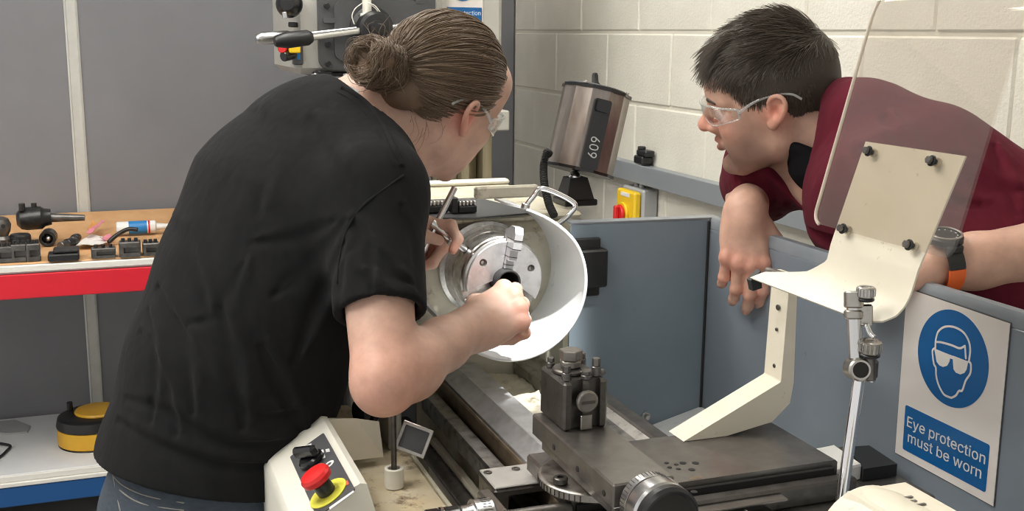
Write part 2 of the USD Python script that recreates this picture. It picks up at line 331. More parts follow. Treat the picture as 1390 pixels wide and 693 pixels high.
# cable trunking, isolator, socket on the block wall
t = thing('cable_trunking', 'long grey metal cable trunking fixed along the block wall', 'trunking', loc=(WX, 1.5, 1.07))
obj(t, 'trunk', bx((WX-.052, -.3, 1.046), (WX-.0025, 3.62, 1.098), .003), 'trunk_grey')
obj(t, 'lid', bx((WX-.056, -.3, 1.044), (WX-.052, 3.62, 1.102), .0015), 'trunk_grey')
t = thing('cable_socket', 'small black cable gland socket standing on the grey trunking', 'socket', loc=(1.575, 3.1, 1.1))
obj(t, 'body', cat(bx((1.562, 3.075, 1.1025), (1.602, 3.135, 1.128), .004), bx((1.566, 3.06, 1.128), (1.60, 3.125, 1.147), .004)), 'black_plastic')
obj(t, 'cap', cyl((1.582, 3.118, 1.147), (1.582, 3.118, 1.156), .013), 'black_rubber')
t = thing('isolator_switch', 'yellow isolator switch with red rotary knob on a grey wall box', 'switch', loc=(1.57, 3.1, .96))
obj(t, 'box', bx((1.553, 3.04, .875), (1.606, 3.19, 1.028), .006), 'grey_box')
obj(t, 'cover', bx((1.528, 3.05, .885), (1.553, 3.178, 1.02), .006), 'switch_yellow')
obj(t, 'collar', cyl((1.528, 3.12, .945), (1.519, 3.12, .945), .036), 'switch_yellow')
kb = obj(t, 'knob', cyl((1.519, 3.12, .945), (1.507, 3.12, .945), .029), 'red_plastic')
obj(kb, 'grip', bx((1.492, 3.112, .918), (1.508, 3.128, .972), .004), 'red_plastic')
obj(t, 'name_plate', bx((1.526, 3.085, 1.0), (1.5285, 3.145, 1.013), .001), 'label_white')
obj(t, 'conduit', cat(cyl((1.578, 3.10, 1.028), (1.578, 3.10, 1.0438), .009), cyl((1.578, 3.135, 1.028), (1.578, 3.135, 1.0438), .009)), 'grey_box')

# ================================================================== BENCH AND SHELF
zb = .796; yf = 3.585
wbn = thing('workbench', 'steel workbench with red front rail and a blue edged lower shelf', 'workbench', loc=(-.3, 4.0, FLOOR))
obj(wbn, 'bench_top', bx((-1.5, yf+.004, zb-.026), (.62, WY-.012, zb), .003), 'shelf_white')
obj(wbn, 'edge_strip', bx((-1.5, yf-.004, zb-.021), (.62, yf+.003, zb+.001), .003), 'edge_white', label='white edging strip')
obj(wbn, 'front_rail', bx((-1.5, yf-.002, zb-.103), (.62, yf+.025, zb-.0265), .003), 'red_paint', label='red steel front rail')
zl, yl = .07, 3.74
obj(wbn, 'lower_shelf', bx((-1.5, yl+.012, zl-.03), (.62, WY-.012, zl), .003), 'shelf_white', label='white lower shelf')
obj(wbn, 'shelf_edge', cat(bx((-1.5, yl, zl-.021), (.62, yl+.0115, zl-.0005), .002), bx((-1.5, yl-.008, zl-.036), (.62, yl+.0115, zl-.0215), .002)), 'edge_white', label='white stepped shelf edge')
obj(wbn, 'shelf_rail', bx((-1.5, yl-.004, zl-.105), (.62, yl+.024, zl-.0365), .003), 'blue_paint', label='blue steel shelf rail')
for x in (-1.45, .57):
    for y in (3.8, 4.28): obj(wbn, 'leg', bx((x-.025, y-.025, FLOOR), (x+.025, y+.025, zb-.03), .003), 'blue_paint')
# cardboard liner with a curled back
pr = [(3.598, zb+.001), (3.6, zb+.006), (4.0, zb+.006), (4.15, zb+.010), (4.24, zb+.030), (4.30, zb+.046), (4.325, zb+.043), (4.30, zb+.036), (4.24, zb+.022), (4.15, zb+.004), (4.0, zb+.001)]
obj(None, 'cardboard_sheet', extrude(Polygon(pr), 1.2, (-.75, 0, 0), (0, 1, 0), (0, 0, 1), (1, 0, 0)), 'cardboard', smooth=50, label='brown cardboard sheet lining the red-edged bench top', cat='cardboard')
zc = zb+.0065
def px(x, y): return onZ(x, y, zc)
def tool_holder(p, w, h, d, m, lab, rz=0.0):
    t = thing('tool_holder', lab, 'tool holder', loc=p)
    b = bx((-w/2, -d/2, 0), (w/2, d/2, h), .003)
    b = minus(b, bx((-w*.28, -d/2-.01, h*.28), (w*.6, -d/2+d*.35, h*.66), .001), bx((-w*.12, d/2-.012, -.01), (w*.12, d/2+.02, h+.01), .001))
    c, s = math.cos(rz), math.sin(rz); R = np.array([[c, -s, 0], [s, c, 0], [0, 0, 1]])
    obj(t, 'body', place(b, R, p), m)
    for i in range(3):
        q = V(-w*.3+w*.3*i, -d*.08, h)
        obj(t, 'clamp_screw', place(cat(cyl(q, q+V(0, 0, .010), .0055, 12)), R, p), 'tool_black')
tool_holder(px(8, 355), .052, .05, .05, 'tool_grey', 'dark square tool holder at the far left end of the bench')
tool_holder(px(27, 354), .044, .055, .05, 'tool_grey', 'dark square tool holder, second from the left on the bench')
tool_holder(px(46, 353), .040, .055, .05, 'tool_grey', 'dark square tool holder in front of the large black drill chuck', .1)
tool_holder(px(141, 349), .072, .032, .04, 'tool_grey', 'low dark tool holder in front of the pink and white papers')
tool_holder(px(177, 347), .064, .048, .05, 'tool_grey', 'taller grey tool holder in front of the clear tube', -.05)
tool_holder(px(205, 345), .05, .04, .05, 'tool_grey', 'grey tool holder on the bench nearest the man in black')
t = thing('drill_chuck', 'large black drill chuck with tapered shank lying on the cardboard', 'drill chuck', loc=px(45, 330))
a, b = px(24, 336)+V(0, .05, .085), px(62, 334)+V(0, .05, .088)
obj(t, 'body', revolve([(0, 0), (.02, 0), (.034, .012), (.038, .03), (.038, .075), (.030, .085), (.026, .105), (0, .105)], a, b-a, 28), 'tool_black')
obj(t, 'shank', cyl(b+unit(b-a)*-.01, b+unit(b-a)*.125+V(0, 0, -.012), .017, 20, r2=.010), 'tool_grey')
obj(t, 'key_boss', cat(cyl(a+V(.02, -.02, .03), a+V(.02, -.02, .055), .010, 14), cyl(a+V(.055, 0, .03), a+V(.055, 0, .052), .009, 14)), 'tool_black')
obj(t, 'stand_ring', cyl(px(28, 345)+V(0, .03, 0), px(28, 345)+V(0, .03, .06), .036, 24, r2=.032), 'tool_black')
p0 = px(67, 334)+V(0, -.005, .027)
t = thing('live_centre', 'round black bearing centre with silver face lying beside the drill chuck', 'lathe centre', loc=p0)
obj(t, 'housing', ring(p0+V(0, .05, 0), p0+V(-.004, -.008, 0), .026, .017, 28), 'tool_black')
obj(t, 'point', revolve([(0, 0), (.0165, 0), (.0165, .035), (.007, .05), (.0, .06)], p0+V(0, .045, 0), V(-.02, -1, 0), 24), 'steel_turned')
p0 = px(3, 345)
t = thing('collet_chuck', 'grey domed collet chuck at the left end of the bench', 'chuck', loc=p0)
obj(t, 'body', revolve([(0, 0), (.03, 0), (.03, .05), (.022, .06), (.030, .075), (.033, .095), (.026, .113), (.012, .12), (0, .12)], p0, V(0, 0, 1), 28), 'tool_grey')
obj(t, 'bore', cyl(p0+V(.012, -.034, .095), p0+V(.012, -.026, .095), .006, 12), 'dark_gap')
for i, (q, L, r, ang, lab) in enumerate(((px(93, 338), .085, .014, 1.0, 'short dark boring bar lying behind the black box'), (px(102, 330), .07, .012, 1.3, 'dark reamer stub lying between the boring bar and the papers'))):
    t = thing('boring_bar', lab, 'boring bar', loc=q); dv = V(math.cos(ang), math.sin(ang), 0)
    obj(t, 'shank', cyl(q+V(0, 0, r+.0035)-dv*L/2, q+V(0, 0, r+.0035)+dv*L/2, r, 18), 'tool_grey')
    obj(t, 'collar', cyl(q+V(0, 0, r+.0035)-dv*L*.1, q+V(0, 0, r+.0035)+dv*L*.25, r+.003, 18), 'tool_black')
q = px(87, 352)
t = thing('tool_box', 'flat black plastic tool case at the front of the bench', 'box', loc=q)
obj(t, 'case', bx(q+V(-.045, -.03, 0), q+V(.045, .04, .022), .004), 'black_plastic')
obj(t, 'lid', bx(q+V(-.03, -.02, .022), q+V(.045, .045, .034), .004), 'tool_black')
def sheet(name, pts, z, m, lab, catn):
    pts = np.array([px(*p)[:2] for p in pts]); n = 14
    poly = Polygon(pts); tri = extrude(poly, .001, (0, 0, 0), (1, 0, 0), (0, 1, 0))
    tri = tri.subdivide_to_size(.03); v = np.array(tri.vertices); v[:, 2] += z+.012*meshkit.noise(v*V(30, 30, 0)+z*50)
    obj(None, name, trimesh.Trimesh(v, tri.faces, process=False), m, True, label=lab, cat=catn)
sheet('paper_scrap', [(103, 339), (124, 324), (139, 327), (146, 336), (126, 340)], zc+.01, 'paper', 'crumpled white paper scrap among the bench tools', 'paper')
sheet('paper_scrap', [(118, 330), (140, 312), (143, 314), (124, 332)], zc+.03, 'pink_paper', 'narrow pink paper strip on the white scrap', 'paper')
sheet('paper_scrap', [(119, 325), (127, 313), (132, 316), (124, 327)], zc+.028, 'orange_paper', 'small orange packet beside the pink paper strip', 'paper')
sheet('paper_scrap', [(136, 334), (148, 327), (152, 331), (143, 337)], zc+.018, 'pink_paper', 'red and pink wrapper behind the low tool holder', 'paper')
q = px(147, 334)
obj(None, 'bent_spanner', tube([q+V(0, 0, .012), q+V(.03, .01, .035), q+V(.065, .02, .05), q+V(.095, .02, .047)], .007, 10), 'tool_black', True, label='dark bent spanner lying behind the tool holders', cat='spanner')
q = px(190, 331)+V(0, .12, .02)
t = thing('sealant_tube', 'clear plastic sealant tube with printed label at the back of the bench', 'tube', loc=q)
obj(t, 'body', cyl(q+V(-.07, .05, .008), q+V(.06, .05, .008), .022, 24), 'label_white')
obj(t, 'label', ring(q+V(-.03, .05, .008), q+V(.03, .05, .008), .0226, .0222, 24, .0001), 'label_blue', label='blue printed label')
obj(t, 'stripe', ring(q+V(.034, .05, .008), q+V(.040, .05, .008), .0227, .0222, 24, .0001), 'red_paint')
obj(t, 'nozzle', cyl(q+V(.06, .05, .008), q+V(.12, .05, .006), .012, 16, r2=.008), 'label_white')
# lower shelf: cable drum, dark pad, loop
c = onZ(118, 607, zl)+V(.022, .06, 0)
c[2] = zl
t = thing('tape_drum', 'round yellow and black tape drum on the lower shelf', 'tape drum', loc=c)
obj(t, 'base_band', revolve([(0, .003), (.112, .003), (.118, .008), (.118, .062), (.112, .066), (0, .066)], c, V(0, 0, 1), 56), 'yellow_plastic', label='yellow side band')
obj(t, 'top_rim', revolve([(0, .066), (.119, .066), (.120, .072), (.114, .098), (.10, .106), (0, .106)], c, V(0, 0, 1), 56), 'black_plastic', label='black upper rim')
obj(t, 'foot_ring', ring(c, c+V(0, 0, .004), .117, .10, 56), 'black_plastic')
d0 = c+V(.02, .005, .106)
obj(t, 'top_disc', revolve([(0, 0), (.076, 0), (.078, .004), (.074, .010), (0, .013)], d0, V(0, 0, 1), 48), 'yellow_plastic', label='yellow centre disc')
k0 = c+V(-.072, .045, .10)
obj(t, 'knob', cyl(k0, k0+V(0, 0, .038), .010, 16), 'black_gloss')
def lowz(x, y): return onZ(x, y, zl)
pts = [lowz(-12, 575), lowz(20, 572), lowz(40, 580), lowz(36, 587), lowz(10, 589), lowz(-15, 586)]
obj(None, 'rubber_pad', extrude(Polygon([p[:2] for p in pts]).buffer(.01).buffer(-.005), .006, (0, 0, zl+.0005), (1, 0, 0), (0, 1, 0)), 'grey_box', label='thin grey pad lying at the left of the lower shelf', cat='pad')
pts = [lowz(-10, 602), lowz(2, 604), lowz(14, 607), lowz(9, 614), lowz(0, 622), lowz(-12, 628)]
obj(None, 'cable_loop', tube([p+V(0, 0, .006) for p in pts], .005, 10), 'black_plastic', True, label='black cable loop at the left edge of the lower shelf', cat='cable')

# ================================================================== MILLING MACHINE (behind the lathe)
YM = 3.2
def mp(x, y, dy=0.0): return onY(x, y, YM+dy)
def mbox(x0, y0, x1, y1, f, d, c=.004):
    """box from picture-measured corners on the machine's front plane; f: how far its face stands proud; d: its depth behind"""
    a, b = mp(x0, y1, -f), mp(x1, y0, -f); return bx((a[0], YM-f, a[2]), (b[0], YM+d, b[2]), c)
ml = thing('milling_machine', 'grey milling machine with black gearbox cover standing behind the lathe', 'milling machine', loc=(.95, 3.5, FLOOR))
a, b = mp(401, 101), mp(592, -60)
obj(ml, 'head', bx((a[0], YM, a[2]), (b[0]+.02, YM+.42, 1.9), .018), 'mill_grey')
def mplate(x0, y0, x1, y1, f, d, r):
    a, b = mp(x0, y1), mp(x1, y0); return extrude(rrect(a[0], a[2], b[0], b[2], r), d, (0, YM-f, 0), (1, 0, 0), (0, 0, 1), (0, 1, 0))
obj(ml, 'gearbox_cover', mplate(432, -70, 588, 94, .022, .022, .03), 'dark_cover', 35, label='black rectangular gearbox cover')
obj(ml, 'cover_panel', minus(mplate(452, 3, 580, 82, .032, .010, .025)), 'dark_cover', label='raised rounded cover panel')
obj(ml, 'cover_rib', cat(mplate(436, 24, 452, 31, .034, .010, .004), mplate(560, -3, 572, 5, .034, .01, .004)), 'dark_cover')
for (x, y) in ((443, 60), (443, 86), (441, 8)):
    p = mp(x, y); obj(ml, 'cover_bolt', cyl((p[0], YM-.022, p[2]), (p[0], YM-.034, p[2]), .008, 14), 'black_plastic')
h = mp(500, 39)
hub = obj(ml, 'lever_hub', revolve([(0, 0), (.062, 0), (.062, .018), (.050, .03), (.048, .07), (.040, .08), (.024, .082), (.022, .095), (0, .098)], (h[0], YM-.030, h[2]), (0, -1, 0), 40), 'black_plastic')
for k in range(8):
    aa = k*math.pi/4; q = V(h[0]+.052*math.cos(aa), YM-.052, h[2]+.052*math.sin(aa))
    obj(hub, 'hub_screw', cyl(q, q+V(0, -.006, 0), .005, 10), 'steel_dark')
hc = V(h[0], YM-.085, h[2])
e1 = onY(418, 51, YM-.14); e2 = onY(376, 56, YM-.15)
l1 = obj(ml, 'lever', cyl(hc+V(-.03, 0, -.004), e1, .0095, 16), 'chrome_satin', label='bright steel lever arm')
obj(l1, 'grip', revolve([(0, 0), (.014, 0), (.021, .012), (.022, .07), (.016, .10), (.012, .105), (0, .105)], e1+unit(e1-e2)*.012, e2-e1, 20), 'black_plastic', label='black lever grip')
e3, e4 = onY(398, 49, YM-.03), onY(350, 52.5, YM-.04)
l2 = obj(ml, 'lever', cyl(hc+V(-.03, .02, .0), e3, .008, 16), 'chrome_satin', label='bright steel lever arm')
obj(l2, 'grip', revolve([(0, 0), (.010, 0), (.018, .015), (.018, .09), (.012, .105), (0, .107)], e3, e4-e3, 20), 'chrome_satin', label='bright steel lever grip')
obj(ml, 'lever', cyl(hc+V(.03, 0, 0), onY(560, 33, YM-.09), .0095, 16), 'chrome_satin', label='bright steel lever arm')
p = mp(498, 8, -.06); obj(ml, 'oil_spout', cat(cyl(p+V(0, 0, -.025), p+V(0, 0, .06), .013, 14), cyl(p+V(0, 0, -.035), p+V(0, 0, -.02), .02, 14)), 'cream_clean')
for k, pts in enumerate(([(492, 4), (482, 12), (478, 22), (481, 33)], [(503, 6), (512, 14), (517, 26), (516, 40)], [(500, 4), (509, 8), (518, 20), (521, 34)])):
    obj(ml, 'wire', tube([onY(x, y, YM-.075-.004*k) for x, y in pts], .0016, 6), 'cream_clean', True, label='thin pale wire')
k1 = onY(396, 6, YM-.05)
kn = obj(ml, 'speed_knob', revolve([(0, 0), (.035, 0), (.038, .01), (.034, .03), (.02, .045), (0, .047)], k1+V(0, .03, 0), V(-.35, -1, .1), 24), 'black_gloss', label='black round speed knob')
obj(kn, 'pointer', cyl(onY(386, 16, YM-.07), onY(387, 25, YM-.07), .007, 12), 'chrome_satin')
obj(ml, 'side_knob', cyl(onY(398, 30, YM-.01), onY(398, 37, YM-.01), .014, 16), 'black_gloss')
obj(ml, 'switch_plate', mbox(399, 52, 411, 88, .012, .02, .003), 'panel_dark')
obj(ml, 'blue_label', mbox(403.5, 62, 407.5, 81, .014, .003, .0005), 'label_blue', label='light blue label strip')
q = onY(397, 66, YM-.04)
obj(ml, 'button_block', bx(q+V(-.012, -.02, -.012), q+V(.02, .04, .012), .003), 'switch_yellow', label='yellow push button block')
q = onY(388, 66, YM-.05); obj(ml, 'stop_button', cyl(q+V(0, .03, 0), q+V(-.012, -.008, 0), .012, 16), 'red_plastic', label='red stop button')
q = onY(389, 74, YM-.05); obj(ml, 'button', cyl(q+V(.02, .02, 0), q+V(-.01, -.004, -.006), .014, 16), 'black_gloss', label='black push button')
obj(ml, 'head_base', cat(mbox(425, 97, 580, 104, .004, .38), mbox(430, 96, 452, 108, .02, .1)), 'black_plastic')
obj(ml, 'bolt', cat(*[cyl(onY(x, 99.5, YM-.02), onY(x, 103, YM-.02)+V(0, 0, -.012), .012, 12) for x in (428, 470)]), 'chrome_satin')
# column with sign post
a = mp(587, 178)
obj(ml, 'column', bx((a[0], YM+.06, a[2]), (mp(690, 178)[0], YM+.5, 2.1), .012), 'mill_grey')
obj(ml, 'column_edge', mbox(588.5, -70, 605, 176, -.045, .03), 'mill_grey')
obj(ml, 'column_cap', mbox(664, 150, 692, 178, .02, .1), 'mill_grey', label='pale bracket at foot of column face')
zt = mp(600, 178)[2]
for (x0, x1, f, m) in ((607, 634, -.10, 'mill_gold'), (634.5, 646, -.06, 'mill_gold'), (646.5, 667, -.14, 'mill_gold'), (667.5, 680, -.08, 'mill_gold'), (580, 606, -.16, 'partition'), (681, 692, -.18, 'partition')):
    a, b = mp(x0, 178), mp(x1, 178)
    obj(ml, 'slideway', bx((a[0], YM-f, FLOOR), (b[0], YM+.45, zt), .003), m)
obj(ml, 'base', bx((.7, YM+.05, FLOOR), (1.32, YM+.7, FLOOR+.2), .02), 'mill_grey')
obj(None, 'curly_cable', tube([onY(589+5*math.sin(i*.9)+.35*i, 176+2.1*i, 3.24)+V(0, .02*math.cos(i*.9), 0) for i in range(36)], .0085, 8, 4), 'black_rubber', True, label='black coiled cable hanging beside the milling machine column', cat='cable')
s2 = thing('wall_sign', 'partly hidden white and blue safety sign on the milling machine column', 'sign', loc=mp(636, 12))
def srect(x0, y0, x1, y1, f, r=.002):
    a, b = mp(x0, y1), mp(x1, y0); return extrude(rrect(a[0], a[2], b[0], b[2], r), .002, (0, YM+.058-f, 0), (1, 0, 0), (0, 0, 1), (0, -1, 0))
obj(s2, 'board', srect(608, -46, 664, 36, .0, .003), 'sign_white')
obj(s2, 'text_panel', srect(610, 10, 662, 34, .0021), 'sign_blue', label='blue text panel')
ce = mp(636, -19)
obj(s2, 'symbol_disc', extrude(Point(ce[0], ce[2]).buffer(.042, 24), .002, (0, YM+.0559, 0), (1, 0, 0), (0, 0, 1), (0, -1, 0)), 'sign_blue')
for i, w in enumerate(('Eye protection', 'must be worn')):
    a, b = mp(611.5, 19.5+11*i), mp(660 if i == 0 else 655, 19.5+11*i)
    obj(s2, 'lettering', words(w, (a[0], YM+.0537, a[2]), (1, 0, 0), (0, 0, 1), height=.0125, width=b[0]-a[0]), 'sign_ink', False)

# ================================================================== THE LATHE
SX, SZ = .578, 1.119            # spindle axis, parallel to y
lt = thing('lathe', 'cream and blue-grey centre lathe with splash guard and control console', 'lathe', loc=(.58, 1.2, FLOOR))
hs = bx((.33, 1.705, .70), (.745, 2.08, 1.193), .02)
obj(lt, 'headstock', hs, 'cream_dirty')
obj(lt, 'headstock_top', bx((.322, 1.70, 1.1935), (.755, 2.085, 1.204), .005), 'top_pale', label='stained cream headstock top')
obj(lt, 'rear_lip', bx((.322, 2.06, 1.2045), (.755, 2.085, 1.215), .004), 'cream_clean')
obj(lt, 'front_panel', bx((.322, 1.70, .84), (.3295, 2.07, 1.12), .003), 'mill_grey')
obj(lt, 'gear_panel', bx((.335, 1.694, .86), (.46, 1.7045, 1.0), .003), 'trunk_grey', label='grey panel below the chuck')
obj(lt, 'spindle_flange', revolve([(0, 0), (.077, 0), (.079, .002), (.079, .012), (.070, .016), (.070, .022), (0, .022)], (SX, 1.7035, SZ), (0, -1, 0), 64), 'steel_turned')
for sx in (.40, .50): obj(lt, 'speed_lever', revolve([(0, 0), (.02, 0), (.02, .02), (.010, .024), (.010, .05), (0, .05)], (.3215, 1.75+2*(sx-.4), 1.02), (-1, 0, 0), 24), 'black_plastic')
# cabinet and bed
obj(lt, 'cabinet', bx((.34, 1.56, FLOOR), (.80, 2.04, .698), .01), 'cream')
obj(lt, 'tail_cabinet', bx((.34, .10, FLOOR), (.80, .45, .66), .01), 'cream')
obj(lt, 'bed', bx((.492, .12, .70), (.685, 1.704, .928), .006), 'cream_dirty', label='cream bed casting')
def alongy(poly, y0, y1): return extrude(Polygon(poly), y1-y0, (0, y0, 0), (1, 0, 0), (0, 0, 1), (0, 1, 0))
obj(lt, 'front_way', alongy([(.497, .9285), (.497, .946), (.510, .952), (.521, .962), (.530, .955), (.533, .955), (.564, .955), (.566, .953), (.566, .9285)], .13, 1.70), 'steel_bright', 20, label='bright ground front bedway')
obj(lt, 'way_edge', bx((.490, .13, .905), (.4965, 1.70, .944), .002), 'way_brown', label='brown oily edge strip of the bedway')
obj(lt, 'rear_way', alongy([(.632, .9285), (.632, .953), (.634, .955), (.660, .955), (.672, .962), (.684, .952), (.688, .946), (.688, .9285)], .13, 1.70), 'steel_worn', 20, label='worn rear bedway')
obj(lt, 'rear_way_cover', bx((.689, .6, .930), (.716, 1.61, .952), .003), 'slide_grey')
obj(lt, 'swarf', trimesh.Trimesh(*(lambda g: (g[0], g[1]))((lambda nx, ny: (np.stack([np.repeat(np.linspace(.567, .631, nx), ny), np.tile(np.linspace(1.2, 1.69, ny), nx), .929+.012*meshkit.fbm(np.stack([np.repeat(np.linspace(0, 6, nx), ny), np.tile(np.linspace(0, 40, ny), nx), np.zeros(nx*ny)], 1), 4)], 1), np.array([[i*ny+j, (i+1)*ny+j, (i+1)*ny+j+1] for i in range(nx-1) for j in range(ny-1)]+[[i*ny+j, (i+1)*ny+j+1, i*ny+j+1] for i in range(nx-1) for j in range(ny-1)])))(12, 80)), process=False), 'cream_dirty', True, label='dirty chips and oil lying between the bedways', kind='stuff')
obj(lt, 'gear_rack', bx((.458, .62, .898), (.484, 1.66, .926), .003), 'steel_worn', label='long steel rack bar along the bed')
obj(lt, 'painted_rack_shadow', bx((.485, .5, .870), (.4915, 1.66, .897), .001), 'dark_cover')  # dark strip added for the shade in the gap beside the rack
obj(lt, 'bed_apron_panel', bx((.452, .62, .80), (.468, 1.60, .872), .004), 'cream')
obj(lt, 'lead_screw', cat(cyl((.437, .3, .868), (.437, 1.69, .868), .011, 20)), 'steel_dark')
obj(lt, 'feed_rod', cyl((.415, .3, .835), (.415, 1.69, .835), .009, 18), 'steel_worn')
# splash guard
GX = .955
sg = obj(lt, 'splash_guard', bx((GX, .25, .80), (GX+.004, 1.6245, 1.178), .001), 'splash_grey_dimmed', label='blue-grey sheet metal back guard')
obj(sg, 'top_fold', alongy([(GX+.0005, 1.1785), (GX+.0005, 1.190), (GX+.004, 1.197), (GX+.014, 1.198), (GX+.026, 1.192), (GX+.026, 1.186), (GX+.014, 1.190), (GX+.0045, 1.1785)], .25, 1.6245), 'guard_dark', 50, label='rolled top edge of the guard')
ep = obj(lt, 'end_panel', extrude(Polygon([(.70, .80), (GX-.001, .80), (GX-.001, 1.1935), (.70, 1.197)]), .004, (0, 1.6205, 0), (1, 0, 0), (0, 0, 1), (0, 1, 0)), 'guard_grey_lifted', label='blue-grey end panel beside the headstock')
obj(ep, 'top_flange', hull([(.70, 1.6205, 1.1975), (GX+.02, 1.6205, 1.194), (.70, 1.642, 1.1985), (GX+.02, 1.642, 1.195), (.70, 1.6205, 1.2005), (GX+.02, 1.6205, 1.197), (.70, 1.642, 1.2015), (GX+.02, 1.642, 1.198)]), 'trunk_grey')
p = onY(876, 564, 1.6205); obj(ep, 'screw', cat(cyl(p, p+V(0, -.004, 0), .008, 16), cyl(p+V(0, -.004, 0), p+V(0, -.011, 0), .005, 6)), 'steel_turned')
obj(ep, 'hinge_box', cat(bx((.70, 1.597, 1.095), (.757, 1.6195, 1.158), .003)), 'black_plastic', label='black plastic hinge box')
obj(ep, 'hinge_plate', bx((.70, 1.613, 1.078), (.750, 1.62, 1.175), .002), 'black_rubber')
obj(ep, 'seam', bx((GX-.0045, 1.6165, .84), (GX-.0005, 1.6203, 1.192), .001), 'black_rubber')
obj(lt, 'chip_tray', hull([(.70, 1.62, .800), (GX-.001, 1.62, .862), (.70, .25, .795), (GX-.001, .25, .857), (.70, 1.62, .79), (GX-.001, 1.62, .852), (.70, .25, .785), (GX-.001, .25, .847)]), 'guard_white', label='pale painted chip tray')
obj(lt, 'tray_front', bx((.30, .25, .66), (.95, 1.55, .70), .006), 'cream')
# console and oil tray in front of the headstock
cb = [(.178, .60), (.178, .914), (.184, .926), (.236, .958), (.262, .972), (.270, .970), (.288, .905), (.288, .60)]
obj(lt, 'console', alongy(cb, 1.225, 1.475), 'cream_clean', 30, label='cream control console')
obj(lt, 'console_cap', hull([(.27, 1.475, .966), (.27, 1.50, .960), (.31, 1.475, .963), (.35, 1.50, .945), (.27, 1.475, .90), (.27, 1.50, .90), (.35, 1.475, .90), (.35, 1.50, .90)]), 'cream')
U = unit(V(.161, 0, .100)); Np = unit(V(-.1, 0, .161)); Yv = V(0, 1, 0)
def onpanel(x, y):
    r = ray(x, y); O = V(.236, 1.4, .958); return EYE+r*(((O-EYE) @ Np)/(r @ Np))
def pq(x, y): q = onpanel(x, y)-V(.236, 0, .958); return q @ U, q[1]
A = [pq(440, 588), pq(484, 664)]
fp = rrect(A[0][0]-.054, A[1][1], A[0][0], A[0][1], .003)
cf = obj(lt, 'console_face', extrude(fp, .0015, V(.236, 0, .958)+Np*.0003, U, Yv, Np), 'panel_dark', label='dark control panel face')
def dsk(x, y, r, h, m, name, lab=None, base=0.0, r2=None, par=None):
    q = onpanel(x, y)+Np*(base+.0018); return obj(par or cf, name, cyl(q, q+Np*h, r, 28, r2=r2), m, label=lab)
dsk(447, 671, .0255, .002, 'yellow_green', 'stop_ring', 'yellow-green ring of the emergency stop')
dsk(447, 671, .0115, .018, 'black_plastic', 'stop_stem', None, .002)
q = onpanel(447, 671)+Np*.0215
obj(cf, 'emergency_stop', revolve([(0, 0), (.013, 0), (.019, .004), (.0195, .010), (.017, .014), (.006, .0155), (0, .016)], q, Np, 32), 'red_plastic', label='red mushroom emergency stop')
dsk(432, 641, .0125, .004, 'grey_box', 'grey_button', 'grey round push button')
q = onpanel(426, 628)+Np*.0018
sk = dsk(426, 628, .017, .010, 'black_gloss', 'selector_switch', 'black rotary selector')
obj(cf, 'selector_grip', bx((-.006, -.021, 0), (.006, .021, .016), .004, np.stack([U*.8+Yv*.6, Yv*.8-U*.6, Np], 1), q+Np*.010), 'black_gloss')
def flat(poly_px, name, m, lab=None):
    obj(cf, name, extrude(Polygon([pq(*p) for p in poly_px]), .0004, V(.236, 0, .958)+Np*.0019, U, Yv, Np), m, label=lab)
flat([(412, 607), (424, 603), (423, 611), (413, 615)], 'white_label', 'label_white')
for k, q in enumerate(([(434, 613), (440, 611), (441, 615), (435, 617)], [(443, 611), (448, 610), (449, 614), (444, 615)], [(438, 620), (442, 618), (443, 622), (439, 624)])): flat(q, 'symbol', 'label_white')
c2 = pq(448, 631); obj(cf, 'ring_symbol', extrude(Point(c2).buffer(.007).difference(Point(c2).buffer(.0035)), .0004, V(.236, 0, .958)+Np*.0019, U, Yv, Np), 'label_white')
flat([(466, 657), (473, 653), (475, 658), (468, 662)], 'red_label', 'red_ink')
flat([(448, 690), (481, 667), (482, 669), (449, 693)], 'edge_line', 'label_white')
TZ = .885
obj(lt, 'oil_tray', bx((.289, 1.16, TZ-.01), (.397, 1.62, TZ), .002), 'cream_stain', label='oil-stained cream tray')
obj(lt, 'tray_lip', bx((.3975, 1.16, TZ-.02), (.403, 1.62, TZ+.004), .002), 'cream_dirty')
obj(lt, 'tray_back', bx((.289, 1.605, TZ+.0005), (.36, 1.62, TZ+.05), .004), 'cream_stain')
p = onZ(535, 660, TZ+.001)
cu = obj(lt, 'rod_socket', ring(p, p+V(0, 0, .028), .0135, .008, 28), 'cream_clean', label='small cream socket cup')
obj(lt, 'thread_rod', cyl(p+V(0, 0, .002), onD(534, 560, 1.51), .004, 12), 'steel_dark')
q = onD(562, 596, 1.56); Rr = frame(V(-.35, -1, .45)); Rr = Rr @ np.array([[.94, .34, 0], [-.34, .94, 0], [0, 0, 1]])
gb = obj(lt, 'sight_box', bx((-.021, -.019, -.03), (.021, .019, 0), .003, Rr, q), 'dark_cover', label='small dark box with bright frame')
obj(gb, 'frame', minus(bx((-.023, -.021, 0), (.023, .021, .004), .001, Rr, q), bx((-.018, -.016, -.01), (.018, .016, .02), .001, Rr, q)), 'steel_worn')
obj(lt, 'bracket_post', bx((.372, 1.53, TZ), (.392, 1.60, .955), .004), 'mill_grey')
q = onD(489, 558, 1.62)
obj(lt, 'knob', revolve([(0, 0), (.017, 0), (.019, .003), (.019, .010), (.014, .012), (.014, .016), (.019, .018), (.019, .026), (0, .028)], q+V(.02, 0, 0), (-1, -.3, 0), 28), 'black_gloss', label='black double knob')
obj(lt, 'knob_shaft', cyl(q+V(.02, 0, 0), q+V(.075, .02, 0), .008, 16), 'chrome_satin')
obj(lt, 'cream_post', bx(onD(479, 552, 1.66)-V(.006, .006, 0), onD(479, 500, 1.66)+V(.006, .006, 0), .002), 'cream_clean')
